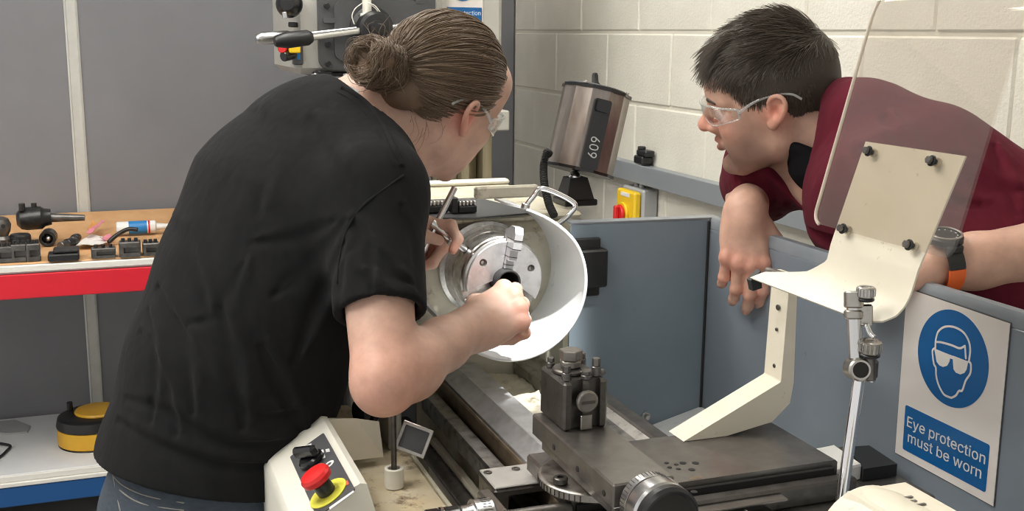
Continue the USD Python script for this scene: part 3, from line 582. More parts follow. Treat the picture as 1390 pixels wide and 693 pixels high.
0 and obj(lt, 'swarf_patch', hull([onZ(x, y, TZ+.0008)+V(0, 0, h) for (x, y) in ((545, 645), (565, 630), (592, 660), (580, 672), (552, 668)) for h in (0, .0006)]), 'way_brown', label='brown oily patch')

# ---------------------------------------------------------------- chuck
ck = thing('lathe_chuck', 'round steel three-jaw chuck with bright face on the lathe spindle', 'chuck', loc=(SX, 1.6, SZ))
body = revolve([(0, 0), (.060, 0), (.0655, .003), (.0655, .012), (.0675, .014), (.0675, .055), (.066, .057), (.0675, .059), (.0675, .078), (0, .078)], (SX, 1.602, SZ), (0, 1, 0), 72)
def radial(ang): return V(math.cos(ang), 0, math.sin(ang))
angs = [math.radians(a) for a in (80, -40, 200)]
cuts = []
for a in angs:
    e = radial(a); R = np.stack([e, V(0, 1, 0), np.cross(e, V(0, 1, 0))], 1)
    cuts.append(bx((.012, -.02, -.0075), (.09, .016, .0075), 0, R, (SX, 1.602, SZ)))
bore = cyl((SX, 1.55, SZ), (SX, 1.66, SZ), .0205, 40, c=0)
hole = radial(math.radians(140)); keyh = cyl(V(SX, 1.638, SZ)+hole*.045, V(SX, 1.638, SZ)+hole*.08, .007, 20, c=0)
obj(ck, 'body', minus(body, bore, keyh, *cuts), 'steel_turned')
face = revolve([(0, 0), (.0612, 0), (.0622, .001), (.0622, .004), (0, .004)], (SX, 1.5975, SZ), (0, 1, 0), 72)
scr = []
for a in (140, 20, -100):
    e = radial(math.radians(a+0)); scr.append(V(SX, 0, SZ)+e*.047)
obj(ck, 'face_plate', minus(face, bore, *cuts, *[cyl(s+V(0, 1.58, 0), s+V(0, 1.65, 0), .0062, 20, c=0) for s in scr]), 'alu_face', 20, label='bright machined chuck face')
for s in scr:
    obj(ck, 'cap_screw', minus(cyl(s+V(0, 1.612, 0), s+V(0, 1.600, 0), .0055, 20), cyl(s+V(0, 1.606, 0), s+V(0, 1.59, 0), .003, 6, c=0)), 'steel_dark')
a = angs[0]; e = radial(a); R = np.stack([e, V(0, 1, 0), np.cross(e, V(0, 1, 0))], 1)
jp = [(.020, .012), (.020, -.012), (.034, -.012), (.034, -.022), (.050, -.022), (.052, -.032), (.078, -.032), (.088, -.026), (.088, -.008), (.083, .0), (.080, .012)]
obj(ck, 'jaw', extrude(Polygon(jp), .0135, V(SX, 1.602, SZ)+R[:, 2]*-.00675, e, V(0, 1, 0), R[:, 2]), 'steel_bright', 20, label='stepped steel jaw')
for i in range(4):
    q = V(SX, 1.602, SZ)+e*(.026+.014*i); obj(ck, 'jaw_line', bx((-.0006, -.0335+.0, -.0071), (.0006, .0, .0071), 0, R, q+V(0, 0, 0)) if i == 3 else bx((-.0006, -.0125-.01*max(0, i-0)*(i > 0), -.0071), (.0006, .0, .0071), 0, R, q), 'steel_dark')
obj(ck, 'bore_sleeve', ring((SX, 1.578, SZ), (SX, 1.655, SZ), .0200, .0165, 44), 'black_rubber', label='black sleeve in the chuck bore')
obj(ck, 'back_ring', ring((SX, 1.6802, SZ), (SX, 1.6812, SZ), .074, .03, 64, .0004), 'steel_worn')

# ---------------------------------------------------------------- chuck guard
cg = thing('chuck_guard', 'white curved sheet metal chuck guard with chrome handle around the chuck', 'chuck guard', loc=(SX+.003, 1.62, SZ))
RG = .118; gx, gz = SX+.001, SZ
th = np.radians(np.linspace(84, -138, 60))
arc = [(gx+RG*math.cos(t), gz+RG*math.sin(t)) for t in th]
tl = th[-1]; tdir = V(math.sin(tl), -math.cos(tl))
arc += [tuple(np.array(arc[-1])+tdir*s) for s in (.02, .05, .085)]
inn = []
pa = np.array(arc); tg = np.gradient(pa, axis=0); tg /= np.linalg.norm(tg, axis=1, keepdims=True); nr = np.stack([tg[:, 1], -tg[:, 0]], 1)
if (nr[0] @ (V(gx, gz)-pa[0])) < 0: nr = -nr
inn = pa+nr*.0035
yF = 1.548+.0*pa[:, 0]; yB = np.full(len(pa), 1.688)
# the guard's free end is cut back in a curve towards the top
cutback = np.clip((np.arange(len(pa))*1.0)/14, 0, 1); yF = 1.548+.085*(1-cutback)**1.6
ov = [np.stack([q[:, 0], y, q[:, 1]], 1) for q, y in ((pa, yF), (pa, yB), (inn, yB), (inn, yF))]
n = len(pa); vv = np.vstack(ov); ff = []
for k in range(4):
    a0, b0 = k*n, ((k+1) % 4)*n
    for i in range(n-1): ff += [[a0+i, b0+i, b0+i+1], [a0+i, b0+i+1, a0+i+1]]
ff += [[0, n, 2*n], [0, 2*n, 3*n], [n-1, 3*n-1, 2*n-1], [n-1, 4*n-1, 3*n-1]]
gm = trimesh.Trimesh(vv, ff, process=False); gm.fix_normals()
obj(cg, 'shell', gm, 'guard_white', 40)
rim = [V(gx+(RG-.002)*math.cos(t), y-.001, gz+(RG-.002)*math.sin(t)) for t, y in zip(th, yF)]
obj(cg, 'rim_bead', tube(rim[6:], .0028, 8, smooth=False), 'guard_white', True)
obj(cg, 'hinge_plate', bx((gx-.02, 1.686, gz+RG-.002), (gx+.09, 1.70, gz+RG+.018), .003), 'cream_dirty')
h0 = V(gx, 0, gz)+radial(math.radians(72))*(RG+.001); h1 = V(gx, 0, gz)+radial(math.radians(44))*(RG+.001)
ha, hb2 = V(h0[0], 1.61, h0[2]), V(h1[0], 1.60, h1[2])
obj(cg, 'handle', tube([ha, ha+V(.012, 0, .014), ha+V(.03, .0, .028), hb2+V(.030, .0, .035), hb2+V(.022, 0, .016), hb2], .0042, 12, 8), 'chrome', True, label='bent chrome handle')
for q in (ha, hb2):
    obj(cg, 'handle_nut', cyl(q-unit(q-V(gx, q[1], gz))*.004, q+unit(q-V(gx, q[1], gz))*.005, .007, 12), 'steel_turned')

# ---------------------------------------------------------------- things on the headstock
HT = 1.2042
obj(None, 'rubber_mat', extrude(Polygon([onZ(x, y, HT)[:2] for x, y in ((578, 273), (650, 270), (728, 290), (650, 297), (578, 298))]), .003, (0, 0, HT), (1, 0, 0), (0, 1, 0)), 'dark_cover', label='thin dark grey mat on the headstock top', cat='mat')
for i, ((x0, x1, y), lab) in enumerate((((582, 610, 289), 'black serrated chuck jaw lying on the headstock, left one'), ((622, 649, 289), 'black serrated chuck jaw lying on the headstock beside the chuck key'))):
    a, b = onZ(x0, y, HT+.004), onZ(x1, y, HT+.004)
    t = thing('chuck_jaw', lab, 'chuck jaw', loc=(a+b)/2)
    obj(t, 'body', bx(a+V(0, -.004, 0), V(b[0], a[1]+.022, a[2]+.012), .0015), 'tool_black')
    n = 5; w = (b[0]-a[0])/n
    for k in range(n):
        obj(t, 'tooth', bx((a[0]+w*(k+.12), a[1]-.004, a[2]+.0123), (a[0]+w*(k+.72), a[1]+.02, a[2]+.020), .001), 'steel_turned')
    obj(t, 'heel', bx((a[0]-.012, a[1]-.003, a[2]+.0), (a[0]-.0003, a[1]+.02, a[2]+.026), .0015), 'tool_black')
# drum shaped machine lamp
A, B = V(.783, 1.785, 1.262), V(.820, 1.797, 1.402); ax = unit(B-A); L = np.linalg.norm(B-A)
wl = thing('machine_lamp', 'fluted bronze drum-shaped machine lamp with black end cap on the headstock', 'lamp', loc=(.78, 1.78, 1.21))
F0 = frame(ax, (0, 1, 0)); nf = 12
view = unit(EYE-(A+B)/2); view = unit(view-(view @ ax)*ax); sd = np.cross(ax, view)
def fl(r0, dip):
    out = []
    for k in range(nf):
        for j, f in ((0, 1), (.12, .985), (.5, .93+dip), (.88, .985)):
            t = (k+j)*2*math.pi/nf+.12; out.append((r0*f*math.cos(t), r0*f*math.sin(t)))
    return Polygon(out)
obj(wl, 'drum', extrude(fl(.0605, .01), L-.008, A+ax*.004, sd, view, ax), 'lamp_bronze', 15, label='fluted bronze drum')
obj(wl, 'top_cap', extrude(fl(.063, .015), .005, B-ax*.004, sd, view, ax), 'black_gloss', 15)
obj(wl, 'cap_disc', cyl(B+ax*.001, B+ax*.0045, .056, 40), 'dark_cover')
obj(wl, 'bottom_cap', extrude(fl(.063, .015), .005, A-ax*.001, sd, view, ax), 'black_gloss', 15)
k0 = B+ax*.0045+sd*-.004
obj(wl, 'toggle', revolve([(0, 0), (.010, 0), (.009, .006), (.006, .010), (.0055, .022), (.004, .026), (0, .027)], k0, ax+sd*-.25, 18), 'black_rubber')
for k in range(4):
    t = k*math.pi/2+.4; q = B+ax*.002+(sd*math.cos(t)+view*math.sin(t))*.058; obj(wl, 'cap_screw', cyl(q, q+ax*.004, .003, 10), 'chrome_satin')
hc = rrect(-.015, .004, .015, L-.020, .004)
vh = unit(view*.95+sd*-.30*0+sd*.24); sh = np.cross(vh, ax)
# flat black handle strip with white figures
ss = unit(np.cross(ax, vh)); 
if ss @ RT < 0: ss = -ss
obj(wl, 'handle_strip', extrude(hc, .009, A+vh*.0545, ss, ax, vh), 'black_gloss', label='black handle strip with pale figures')
obj(wl, 'handle_lug', extrude(rrect(-.012, L-.042, .012, L-.022, .004), .007, A+vh*.0637, ss, ax, vh), 'black_gloss')
obj(wl, 'number', words('609', A+vh*.0637+ax*.024+ss*.0085, ax, -ss, height=.016, width=.036, depth=.0006), 'grey_ink', False)
obj(wl, 'joint', cat(trimesh.creation.icosphere(3, .011).apply_translation(A-ax*.010+V(-.006, 0, 0)), cyl(A-ax*.02+V(-.006, 0, 0), A-ax*.001+V(-.004, 0, 0), .006)), 'chrome')
b0 = V(.776, 1.783, HT+.0005)
def frus(c, z0, z1, a0, b0_, a1, b1): return hull([(c[0]+s*a, c[1]+t*b, z) for z, a, b in ((z0, a0, b0_), (z1, a1, b1)) for s in (-1, 1) for t in (-1, 1)])
obj(wl, 'mount_base', cat(bx(b0-V(.031, .03, 0), b0+V(.031, .03, .011), .002)), 'black_plastic')
obj(wl, 'mount', frus(b0, b0[2]+.0112, b0[2]+.048, .026, .025, .0165, .016), 'black_plastic')
cp = [onD(742, 207, 1.90), onD(738, 225, 1.90), onD(739, 250, 1.88), onD(745, 276, 1.86), onD(752, 292, 1.84)]
cpp = smooth_path([A+sd*-.045*0+(cp[0]-A)*.9, *cp], 10)
rr = .0062+.0009*np.sign(np.sin(np.arange(len(cpp)*6)*1.1))
obj(wl, 'conduit', tube(np.stack([np.interp(np.linspace(0, 1, len(rr)), np.linspace(0, 1, len(cpp)), cpp[:, i]) for i in range(3)], 1), rr, 10, smooth=False), 'black_rubber', True, label='black corrugated cable conduit')

# ---------------------------------------------------------------- carriage
ca = thing('lathe_carriage', 'lathe carriage with cross slide, compound slide and graduated handwheels', 'carriage', loc=(.6, 1.1, .96))
obj(ca, 'saddle', cat(bx((.512, 1.03, .9635), (.73, 1.235, .967), .001)), 'slide_grey')
obj(ca, 'saddle_side', bx((.66, 1.01, .9640), (.905, 1.115, .9645+.0), 0) if False else bx((.7305, 1.02, .925), (.94, 1.20, .945), .003), 'slide_grey', label='dark rear saddle wing')
obj(ca, 'rear_block', bx((.7305, 1.018, .86), (.938, 1.03, .9245), .002), 'dark_cover')
xs_ = alongy([(.470, .9672), (.470, .984), (.473, .987), (.825, .987), (.828, .984), (.828, .9672)], 1.072, 1.212)
obj(ca, 'cross_slide', xs_, 'slide_grey', label='dark steel cross slide plate')
obj(ca, 'slide_gap', bx((.475, 1.066, .9675), (.82, 1.0718, .980), .001), 'dark_gap')
obj(ca, 'cross_way', bx((.45, 1.045, .9450), (.84, 1.0655, .972), .003), 'steel_dark')
for (x, y) in ((909, 634), (918, 630), (927, 628), (939, 637), (944, 628), (921, 636), (905, 628), (942, 667)):
    p = onZ(x, y, .9871); obj(ca, 'oil_hole', cyl(p, p+V(0, 0, .0004), .0042 if x > 925 else .003, 14, c=.0001), 'dark_gap')
p = onZ(945, 648, .9871); obj(ca, 'oil_spot', extrude(Point(0, 0).buffer(.008), .0003, p, (1.2, .2, 0), (0, .5, 0)), 'way_brown')
# front bracket
a = V(.418, 1.20, .905); 
blk = minus(bx((.418, 1.185, .905), (.506, 1.248, .957), .003), bx((.436, 1.15, .918), (.53, 1.236, .948), .001))
obj(ca, 'front_bracket', blk, 'steel_dark', label='dark front bracket block')
obj(ca, 'bracket_top', bx((.419, 1.186, .9573), (.505, 1.247, .960), .001), 'steel_light', label='bright bracket top')
for (x, y) in ((662, 641), (700, 636)): 
    p = onZ(x, y, .9602); obj(ca, 'bracket_screw', ring(p, p+V(0, 0, .001), .0055, .002, 16, .0003), 'steel_dark')
obj(ca, 'apron', bx((.40, .98, .70), (.449, 1.21, .9040), .008), 'cream')
obj(ca, 'wing', bx((.40, 1.0, .9045), (.4175, 1.20, .955), .003), 'slide_grey')
# swivel base + compound
sw = V(.510, 1.105, .9875)
obj(ca, 'swivel_base', revolve([(0, 0), (.061, 0), (.063, .002), (.063, .010), (.059, .012), (0, .012)], sw, V(0, 0, 1), 64), 'steel_worn', label='round graduated swivel base')
for k in range(20):
    t = math.radians(120+6*k); q = sw+V(math.cos(t), math.sin(t), 0)*.0632
    obj(ca, 'degree_mark', bx((-.0004, -.0004, .002), (.0004, .0004, .009), 0, None, q), 'dark_gap')
for t in (200, 250):
    q = sw+V(.050*math.cos(math.radians(t)), .050*math.sin(math.radians(t)), .012); obj(ca, 'swivel_bolt', minus(cyl(q, q+V(0, 0, .008), .0085, 24), cyl(q+V(0, 0, .003), q+V(0, 0, .02), .0045, 6, c=0)), 'steel_dark')
CX0, CX1, CZ = .476, .548, 1.040
obj(ca, 'compound_base', bx((.480, .985, .9997), (.544, 1.19, 1.012), .002), 'slide_grey')
obj(ca, 'compound_slide', bx((CX0, .978, 1.0123), (CX1, 1.212, CZ), .002), 'slide_grey', label='grey steel compound slide')
for k in range(3):
    q = V(CX0, 1.0+.07*k, 1.022); obj(ca, 'gib_screw', cyl(q+V(.001, 0, 0), q+V(-.001, 0, 0), .0035, 12, c=.0003), 'dark_gap')
dc = onD(884, 668, 1.06); dc = V(.512, .92, 1.021)
hw = obj(ca, 'compound_dial', revolve([(0, 0), (.029, 0), (.032, .002), (.032, .014), (.030, .015), (.030, .017), (.033, .018), (.034, .020), (.034, .036), (.031, .040), (0, .040)], dc+V(0, .052, 0), (0, -1, 0), 64), 'chrome_satin', label='graduated chrome dial')
obj(hw, 'dial_ring', ring(dc+V(0, .0365, 0), dc+V(0, .034, 0), .0325, .029, 48, .0005), 'dark_gap')
for k in range(48):
    t = k*2*math.pi/48; e = V(math.cos(t), 0, math.sin(t)); q = dc+e*.0321+V(0, .046, 0)
    R = np.stack([e, V(0, 1, 0), np.cross(e, V(0, 1, 0))], 1)
    obj(hw, 'graduation', bx((-.0003, -.004 if k % 4 else -.006, -.0003), (.0002, .004, .0003), 0, R, q), 'dark_gap')
obj(hw, 'cap', revolve([(0, 0), (.0325, 0), (.034, .002), (.034, .010), (.031, .014), (.029, .0145), (.027, .012), (0, .012)], dc+V(0, .0118, 0), (0, -1, 0), 56), 'black_plastic', label='black cap of the dial')
obj(hw, 'spindle_boss', cyl(dc+V(0, .06, 0), dc+V(0, .0525, 0), .018, 24), 'steel_dark')
# cross feed handwheel towards the operator (axis x)
cc = V(.376, 1.072, .974)
obj(ca, 'cross_screw', cyl((.3765, 1.072, .974), (.4695, 1.072, .974), .009, 18), 'steel_dark')
cw = obj(ca, 'cross_dial', revolve([(0, 0), (.024, 0), (.026, .002), (.026, .020), (.0265, .021), (.0265, .022), (.023, .023), (.021, .026), (.021, .036), (.019, .038), (0, .038)], cc, (-1, 0, 0), 56), 'chrome_satin', label='graduated chrome cross feed dial')
for k in range(40):
    t = k*2*math.pi/40; e = V(0, math.cos(t), math.sin(t)); q = cc+V(-.010, 0, 0)+e*.0261; R = np.stack([V(1, 0, 0), e, np.cross(V(1, 0, 0), e)], 1)
    obj(cw, 'graduation', bx((-.005, -.0003, -.0003), (.005 if k % 5 else .008, .0002, .0003), 0, R, q), 'dark_gap')
obj(cw, 'hub', revolve([(0, 0), (.021, 0), (.022, .002), (.022, .016), (.018, .018), (.018, .022), (.022, .024), (.022, .036), (.012, .040), (0, .040)], cc+V(-.038, 0, 0), (-1, 0, 0), 40), 'black_gloss', label='black handwheel hub')
obj(cw, 'hub_band', cat(ring(cc+V(-.055, 0, 0), cc+V(-.060, 0, 0), .0226, .018, 40)), 'chrome')
obj(cw, 'crank', cyl(cc+V(-.075, 0, 0), cc+V(-.155, .02, .004), .0065, 18), 'black_gloss', label='black crank arm')

# ---------------------------------------------------------------- tool post
tp = thing('tool_post', 'dark square quick-change tool post on the compound slide', 'tool post', loc=(.514, 1.18, CZ))
x0, x1, y0, y1, z0, z1 = .486, .543, 1.137, 1.212, CZ+.0005, 1.100
b = bx((x0, y0, z0), (x1, y1, z1), .003)
wd = x1-x0
cut1 = extrude(Polygon([(.0, -.002), (.0135, -.002), (.0165, .009), (-.003, .009)]), .1, (x0+.0105, y0, z0-.01), (1, 0, 0), (0, 1, 0), (0, 0, 1))
cut2 = extrude(Polygon([(.0, -.002), (.0135, -.002), (.0165, .009), (-.003, .009)]), .1, (x1-.024, y0, z0-.01), (1, 0, 0), (0, 1, 0), (0, 0, 1))
cutL = [extrude(Polygon([(-.002, 0), (-.002, .014), (.009, .017), (.009, -.003)]), .1, (x0, yy, z0-.01), (1, 0, 0), (0, 1, 0), (0, 0, 1)) for yy in (y0+.3, )]
obj(tp, 'body', minus(b, cut1, cut2), 'steel_dark', 25)
xm = (x0+x1)/2
q = V(xm, y0-.0002, z0+.036)
obj(tp, 'clamp_piston', revolve([(0, 0), (.0125, 0), (.0135, .001), (.0135, .005), (.0115, .007), (0, .0065)], q, (0, -1, 0), 36), 'steel_mid', label='round clamping piston')
obj(tp, 'piston_slot', bx((xm-.009, y0-.0078, z0+.034), (xm+.009, y0-.0069, z0+.0375), .0004), 'steel_dark')
obj(tp, 'piston_key', bx((xm-.0075, y0-.004, z0+.001), (xm+.0075, y0-.0003, z0+.019), .001), 'steel_worn')
c0 = V(xm-.003, 1.178, z1)
obj(tp, 'clamp_plate', cyl(c0, c0+V(0, 0, .006), .022, 36), 'steel_dark')
obj(tp, 'clamp_nut', cat(cyl(c0+V(0, 0, .0062), c0+V(0, 0, .016), .013, 24), cyl(c0+V(0, 0, .0162), c0+V(0, 0, .028), .0145, 6, c=.001)), 'steel_mid', 20, label='hexagonal clamp nut')
for (dx, dy, h, r) in ((-.021, -.03, .018, .0050), (.020, -.024, .022, .0052), (.021, .02, .016, .0045), (-.018, .026, .012, .0045), (.004, -.032, .010, .006)):
    q = V(xm+dx, 1.178+dy, z1); obj(tp, 'set_screw', cat(cyl(q, q+V(0, 0, h*.55), r*1.15, 16), cyl(q+V(0, 0, h*.55+.0002), q+V(0, 0, h), r, 6, c=.0005)), 'tool_grey', 20)
obj(tp, 'cam_arm', bx((-.012, -.005, 0), (.018, .005, .006), .0015, frame(V(0, 0, 1), V(.3, 1, 0)), V(xm+.014, 1.158, z1+.001)), 'tool_grey')

# ---------------------------------------------------------------- chip shield
sh_ = thing('chip_shield', 'hinged clear plastic chip shield on a cream bracket and bent arm', 'chip shield', loc=(.78, 1.2, .987))
SYT = .040
ap = [(.672, .988), (.735, .988), (.800, 1.000), (.838, 1.022), (.846, 1.05), (.846, 1.195), (.829, 1.195), (.829, 1.062)]
arm = extrude(Polygon([(.676, .9875), (.740, .9875), (.808, .999), (.834, 1.022), (.838, 1.05), (.834, 1.196), (.822, 1.196), (.818, 1.053)]).buffer(.003).buffer(-.003), SYT, (0, 1.187, 0), (1, 0, 0), (0, 0, 1), (0, 1, 0))
obj(sh_, 'arm', arm, 'cream', 20, label='cream bent support arm')
for (z, m) in ((1.15, .004), (1.07, .003), (1.12, .0025)):
    obj(sh_, 'arm_screw', cyl((.8195, 1.205, z), (.8175, 1.205, z), m, 12), 'steel_dark')
ry = V(.81, 0, 1.206)
obj(sh_, 'hinge_rod', cyl((.806, 1.215, 1.198), (.788, .985, 1.212), .0052, 16), 'steel_worn', label='steel hinge rod')
# flange + bracket plate (sheet metal with a rounded fold); v along y, profile in xz
bl = [onX(1040, 362, .785), onX(1225, 408, .785)]
ya, yb = 1.183, .926
lean = V(.2801, 0, .9600)
A0 = V(.800, 0, 1.272)
prof = [V(.760, 0, 1.198), V(.775, 0, 1.210), V(.786, 0, 1.222), V(.7925, 0, 1.238), A0-lean*.012, A0+lean*.030, A0+lean*.113]
ppts = smooth_path(prof[:5], 5); ppts = np.vstack([ppts, prof[5:]])
# strip widths along the profile: the foot flange is wide, the plate narrower
sN = np.concatenate([[0], np.cumsum(np.linalg.norm(np.diff(ppts, axis=0), axis=1))]); s5 = sN[-1]
yl_ = np.interp(sN, [0, .015, .035, .055, s5], [1.183, 1.170, 1.100, 1.072, 1.066]); yr_ = np.interp(sN, [0, .006, .02, .06, s5], [.958, .935, .924, .922, .905])
tg = np.gradient(ppts, axis=0); tg /= np.linalg.norm(tg, axis=1, keepdims=True); nn = np.stack([-tg[:, 2], tg[:, 0]*0, tg[:, 0]], 1)
T2 = .0022; rows = []
for sgn in (1, -1):
    rows.append(np.stack([ppts[:, 0]+sgn*T2/2*nn[:, 0], yl_, ppts[:, 2]+sgn*T2/2*nn[:, 2]], 1)); rows.append(np.stack([ppts[:, 0]+sgn*T2/2*nn[:, 0], yr_, ppts[:, 2]+sgn*T2/2*nn[:, 2]], 1))
n = len(ppts); vv = np.vstack([rows[0], rows[1], rows[3], rows[2]]); ff = []
for k in range(4):
    a0, b0_ = k*n, ((k+1) % 4)*n
    for i in range(n-1): ff += [[a0+i, b0_+i, b0_+i+1], [a0+i, b0_+i+1, a0+i+1]]
ff += [[0, 2*n, n], [0, 3*n, 2*n], [n-1, 2*n-1, 3*n-1], [n-1, 3*n-1, 4*n-1]]
bm = trimesh.Trimesh(vv, ff, process=False); bm.fix_normals()
obj(sh_, 'bracket', bm, 'cream', 40, label='cream folded sheet metal bracket')
obj(sh_, 'hinge_block', cat(bx((.770, .985, 1.190), (.800, 1.012, 1.2085), .004)), 'black_plastic')
obj(sh_, 'hinge_cheek', hull([(.758, 1.178, 1.196), (.758, 1.188, 1.196), (.772, 1.188, 1.208), (.772, 1.178, 1.208), (.775, 1.178, 1.185), (.775, 1.188, 1.185), (.762, 1.188, 1.182), (.762, 1.178, 1.182)]), 'black_plastic')
# acrylic, on the operator's side of the plate, rolled back at the top
off = unit(V(-lean[2], 0, lean[0]))*.0075
def inpl(x, y):
    r = ray(x, y); n3 = unit(np.cross(V(0, 1, 0), lean)); O = A0+off; q = EYE+r*(((O-EYE) @ n3)/(r @ n3)); return q[1], (q-O) @ lean
cs = [inpl(1103, 303), inpl(1292, 352), inpl(1392, 20), inpl(1186, 18)]
yL0, yR0, yR1, yL1 = cs[0][0], cs[1][0], cs[2][0], cs[3][0]; w0, w1 = (cs[0][1]+cs[1][1])/2, (cs[2][1]+cs[3][1])/2
pp = [A0+off+lean*s for s in np.linspace(w0, w1, 12)]
d0 = lean.copy(); cur = pp[-1]
for k in range(6):
    a_ = math.radians(9); d0 = V(d0[0]*math.cos(a_)-d0[2]*math.sin(a_), 0, d0[0]*math.sin(a_)+d0[2]*math.cos(a_)) if False else V(d0[0]*math.cos(a_)+d0[2]*math.sin(a_), 0, -d0[0]*math.sin(a_)+d0[2]*math.cos(a_)); cur = cur+d0*.016; pp.append(cur)
pp = np.array(pp); sA = np.concatenate([[0], np.cumsum(np.linalg.norm(np.diff(pp, axis=0), axis=1))]); tot = sA[-1]
def sheet_at(s, y, o):
    c = np.array([np.interp(s, sA, pp[:, i]) for i in range(3)]).T; t = np.array([np.interp(s, sA, np.gradient(pp[:, i], sA)) for i in range(3)]).T
    t /= np.linalg.norm(t, axis=1, keepdims=True); c[:, 0] -= t[:, 2]*o; c[:, 2] += t[:, 0]*o; c[:, 1] = y; return c
Wd = lambda s: (np.interp(s, [0, w1-w0, tot], [yL0, yL1, yL1+.005]), np.interp(s, [0, w1-w0, tot], [yR0, yR1, yR1]))
def shapeline(n=8, r=.016):
    out = []
    def corner(sc, side, a0, a1, sb):
        for a in np.linspace(a0, a1, n):
            s = sc+r*math.sin(a); yy = Wd(np.array([s]))[side][0]+sb*(-r+r*math.cos(a)); out.append((s, yy))
    # start lower left going right, up, left, down : (s,y)
    ln = []
    for (s0, side, sb, a0, a1) in ((r, 0, 1, 0, -math.pi/2), (r, 1, -1, -math.pi/2, 0), (tot-r*1.5, 1, -1, 0, math.pi/2), (tot-r*1.5, 0, 1, math.pi/2, 0)):
        corner(s0, side, a0, a1, sb)
    return Polygon(out)
pl = shapeline()
def sheet_mesh(poly, h, size=.012):
    m = trimesh.creation.extrude_polygon(poly, 1.0, engine='earcut').subdivide_to_size(1e9) if False else trimesh.creation.extrude_polygon(poly, 1.0, engine='earcut')
    return m
# grid strips give the sheet its curve
ss_ = np.unique(np.concatenate([np.linspace(0, .016, 9), np.linspace(.016, tot-.024, 26), tot-.024+.024*np.sin(np.linspace(0, math.pi/2, 10))])); ss_[-1] = tot-.0005; ss_[0] = .0005
yl2, yr2 = [], []
for s in ss_:
    c = pl.intersection(LineString([(s, .5), (s, 1.6)])); ys = [p[1] for p in c.coords] if not c.is_empty else [1, 1]; yl2.append(max(ys)); yr2.append(min(ys))
yl2, yr2 = np.array(yl2), np.array(yr2); T3 = .004; nu = 10; S = len(ss_)
layers = []
for o in (T3/2, -T3/2):
    layers.append(np.stack([sheet_at(ss_, yl2+(yr2-yl2)*u, o) for u in np.linspace(0, 1, nu)], 1))
vv = np.vstack([l.reshape(-1, 3) for l in layers]); ff = []; N1 = S*nu; fe = []
for i in range(S-1):
    for j in range(nu-1):
        a_, b_, c_, d_ = i*nu+j, i*nu+j+1, (i+1)*nu+j+1, (i+1)*nu+j
        ff += [[a_, b_, c_], [a_, c_, d_], [N1+a_, N1+c_, N1+b_], [N1+a_, N1+d_, N1+c_]]
loop = [i*nu for i in range(S)]+[(S-1)*nu+j for j in range(1, nu)]+[i*nu+nu-1 for i in range(S-2, -1, -1)]+[j for j in range(nu-2, 0, -1)]
for k in range(len(loop)):
    a_, b_ = loop[k], loop[(k+1) % len(loop)]; fe += [[a_, b_, N1+b_], [a_, N1+b_, N1+a_]]
sm_ = trimesh.Trimesh(vv, ff+fe, process=False); sm_.fix_normals()
obj(sh_, 'shield', trimesh.Trimesh(sm_.vertices, sm_.faces[:len(ff)], process=False), 'acrylic', 40, label='clear scratched acrylic sheet')
obj(sh_, 'shield_edge', tube(np.array([(vv[k]+vv[N1+k])/2 for k in loop+[loop[0]]]), .0022, 6, smooth=False), 'acrylic_edge', True, label='yellowed acrylic edge')
for (x, y) in ((1182, 206), (1268, 219), (1147, 311), (1237, 333)):
    yy, ww = inpl(x, y); q = A0+off+lean*ww; q[1] = yy; nrm = unit(off)
    bo = obj(sh_, 'bolt', cat(cyl(q-nrm*.009, q+nrm*.004, .003, 14), cyl(q+nrm*.0023, q+nrm*.005, .0062, 16)), 'tool_black', label='dark clamp bolt')
    obj(bo, 'nut', cyl(q+nrm*.0052, q+nrm*.0095, .0045, 6, c=.0005), 'tool_grey')
    obj(bo, 'spacer', cyl(q-nrm*.0062, q-nrm*.0022, .005, 14), 'cream_stain')
# things at the back of the saddle
def zq(x, y, z): return onZ(x, y, z)
t0 = .9455
wbx = thing('white_box', 'small white plastic box on the rear of the carriage', 'box', loc=(.90, 1.17, t0))
pr = [zq(1093, 612, t0+.02), zq(1132, 604, t0+.02), zq(1169, 630, t0+.02), zq(1130, 640, t0+.02)]
obj(wbx, 'case', hull([p_+V(0, 0, dz) for p_ in pr for dz in (-.0195, -.002)]), 'white_block')
cen = sum(pr)/4
obj(wbx, 'lid', hull([cen+(p_-cen)*k+V(0, 0, dz) for p_ in pr for k, dz in ((1.0, -.0018), (.97, .001))]), 'white_block')
pr2 = [zq(1150, 606, t0+.017), zq(1180, 604, t0+.017), zq(1218, 629, t0+.017), zq(1172, 636, t0+.017)]
obj(None, 'black_block', hull([p_+V(0, 0, dz) for p_ in pr2 for dz in (-.0165, 0)]), 'black_plastic', 20, label='flat black block beside the white box', cat='block')

# ---------------------------------------------------------------- indicator stand
st = thing('indicator_stand', 'chrome magnetic indicator stand with knurled clamp knobs', 'indicator stand', loc=(.72, .93, .955))
P0, P1 = onD(1139, 700, 1.19), onD(1166, 515, 1.19)
dirv = unit(P1-P0); foot = P0-dirv*((P0[2]-.975)/dirv[2])
obj(st, 'rod', cyl(foot, P1+dirv*.01, .0062, 20), 'chrome', label='long chrome rod')
obj(st, 'sleeve', cyl(P1-dirv*.002+RT*.010, P1+dirv*.022+RT*.010, .0075, 18), 'chrome_satin')
obj(st, 'magnet_base', bx(foot-V(.022, .025, .016), foot+V(.022, .025, .006), .003), 'tool_black')
J2 = onD(1163, 500, 1.18)
obj(st, 'lower_joint', cyl(J2+FW*.012, J2-FW*.014, .0125, 28), 'steel_worn')
obj(st, 'joint_bore', cyl(J2-FW*.0135, J2-FW*.0147, .0085, 24), 'dark_gap')
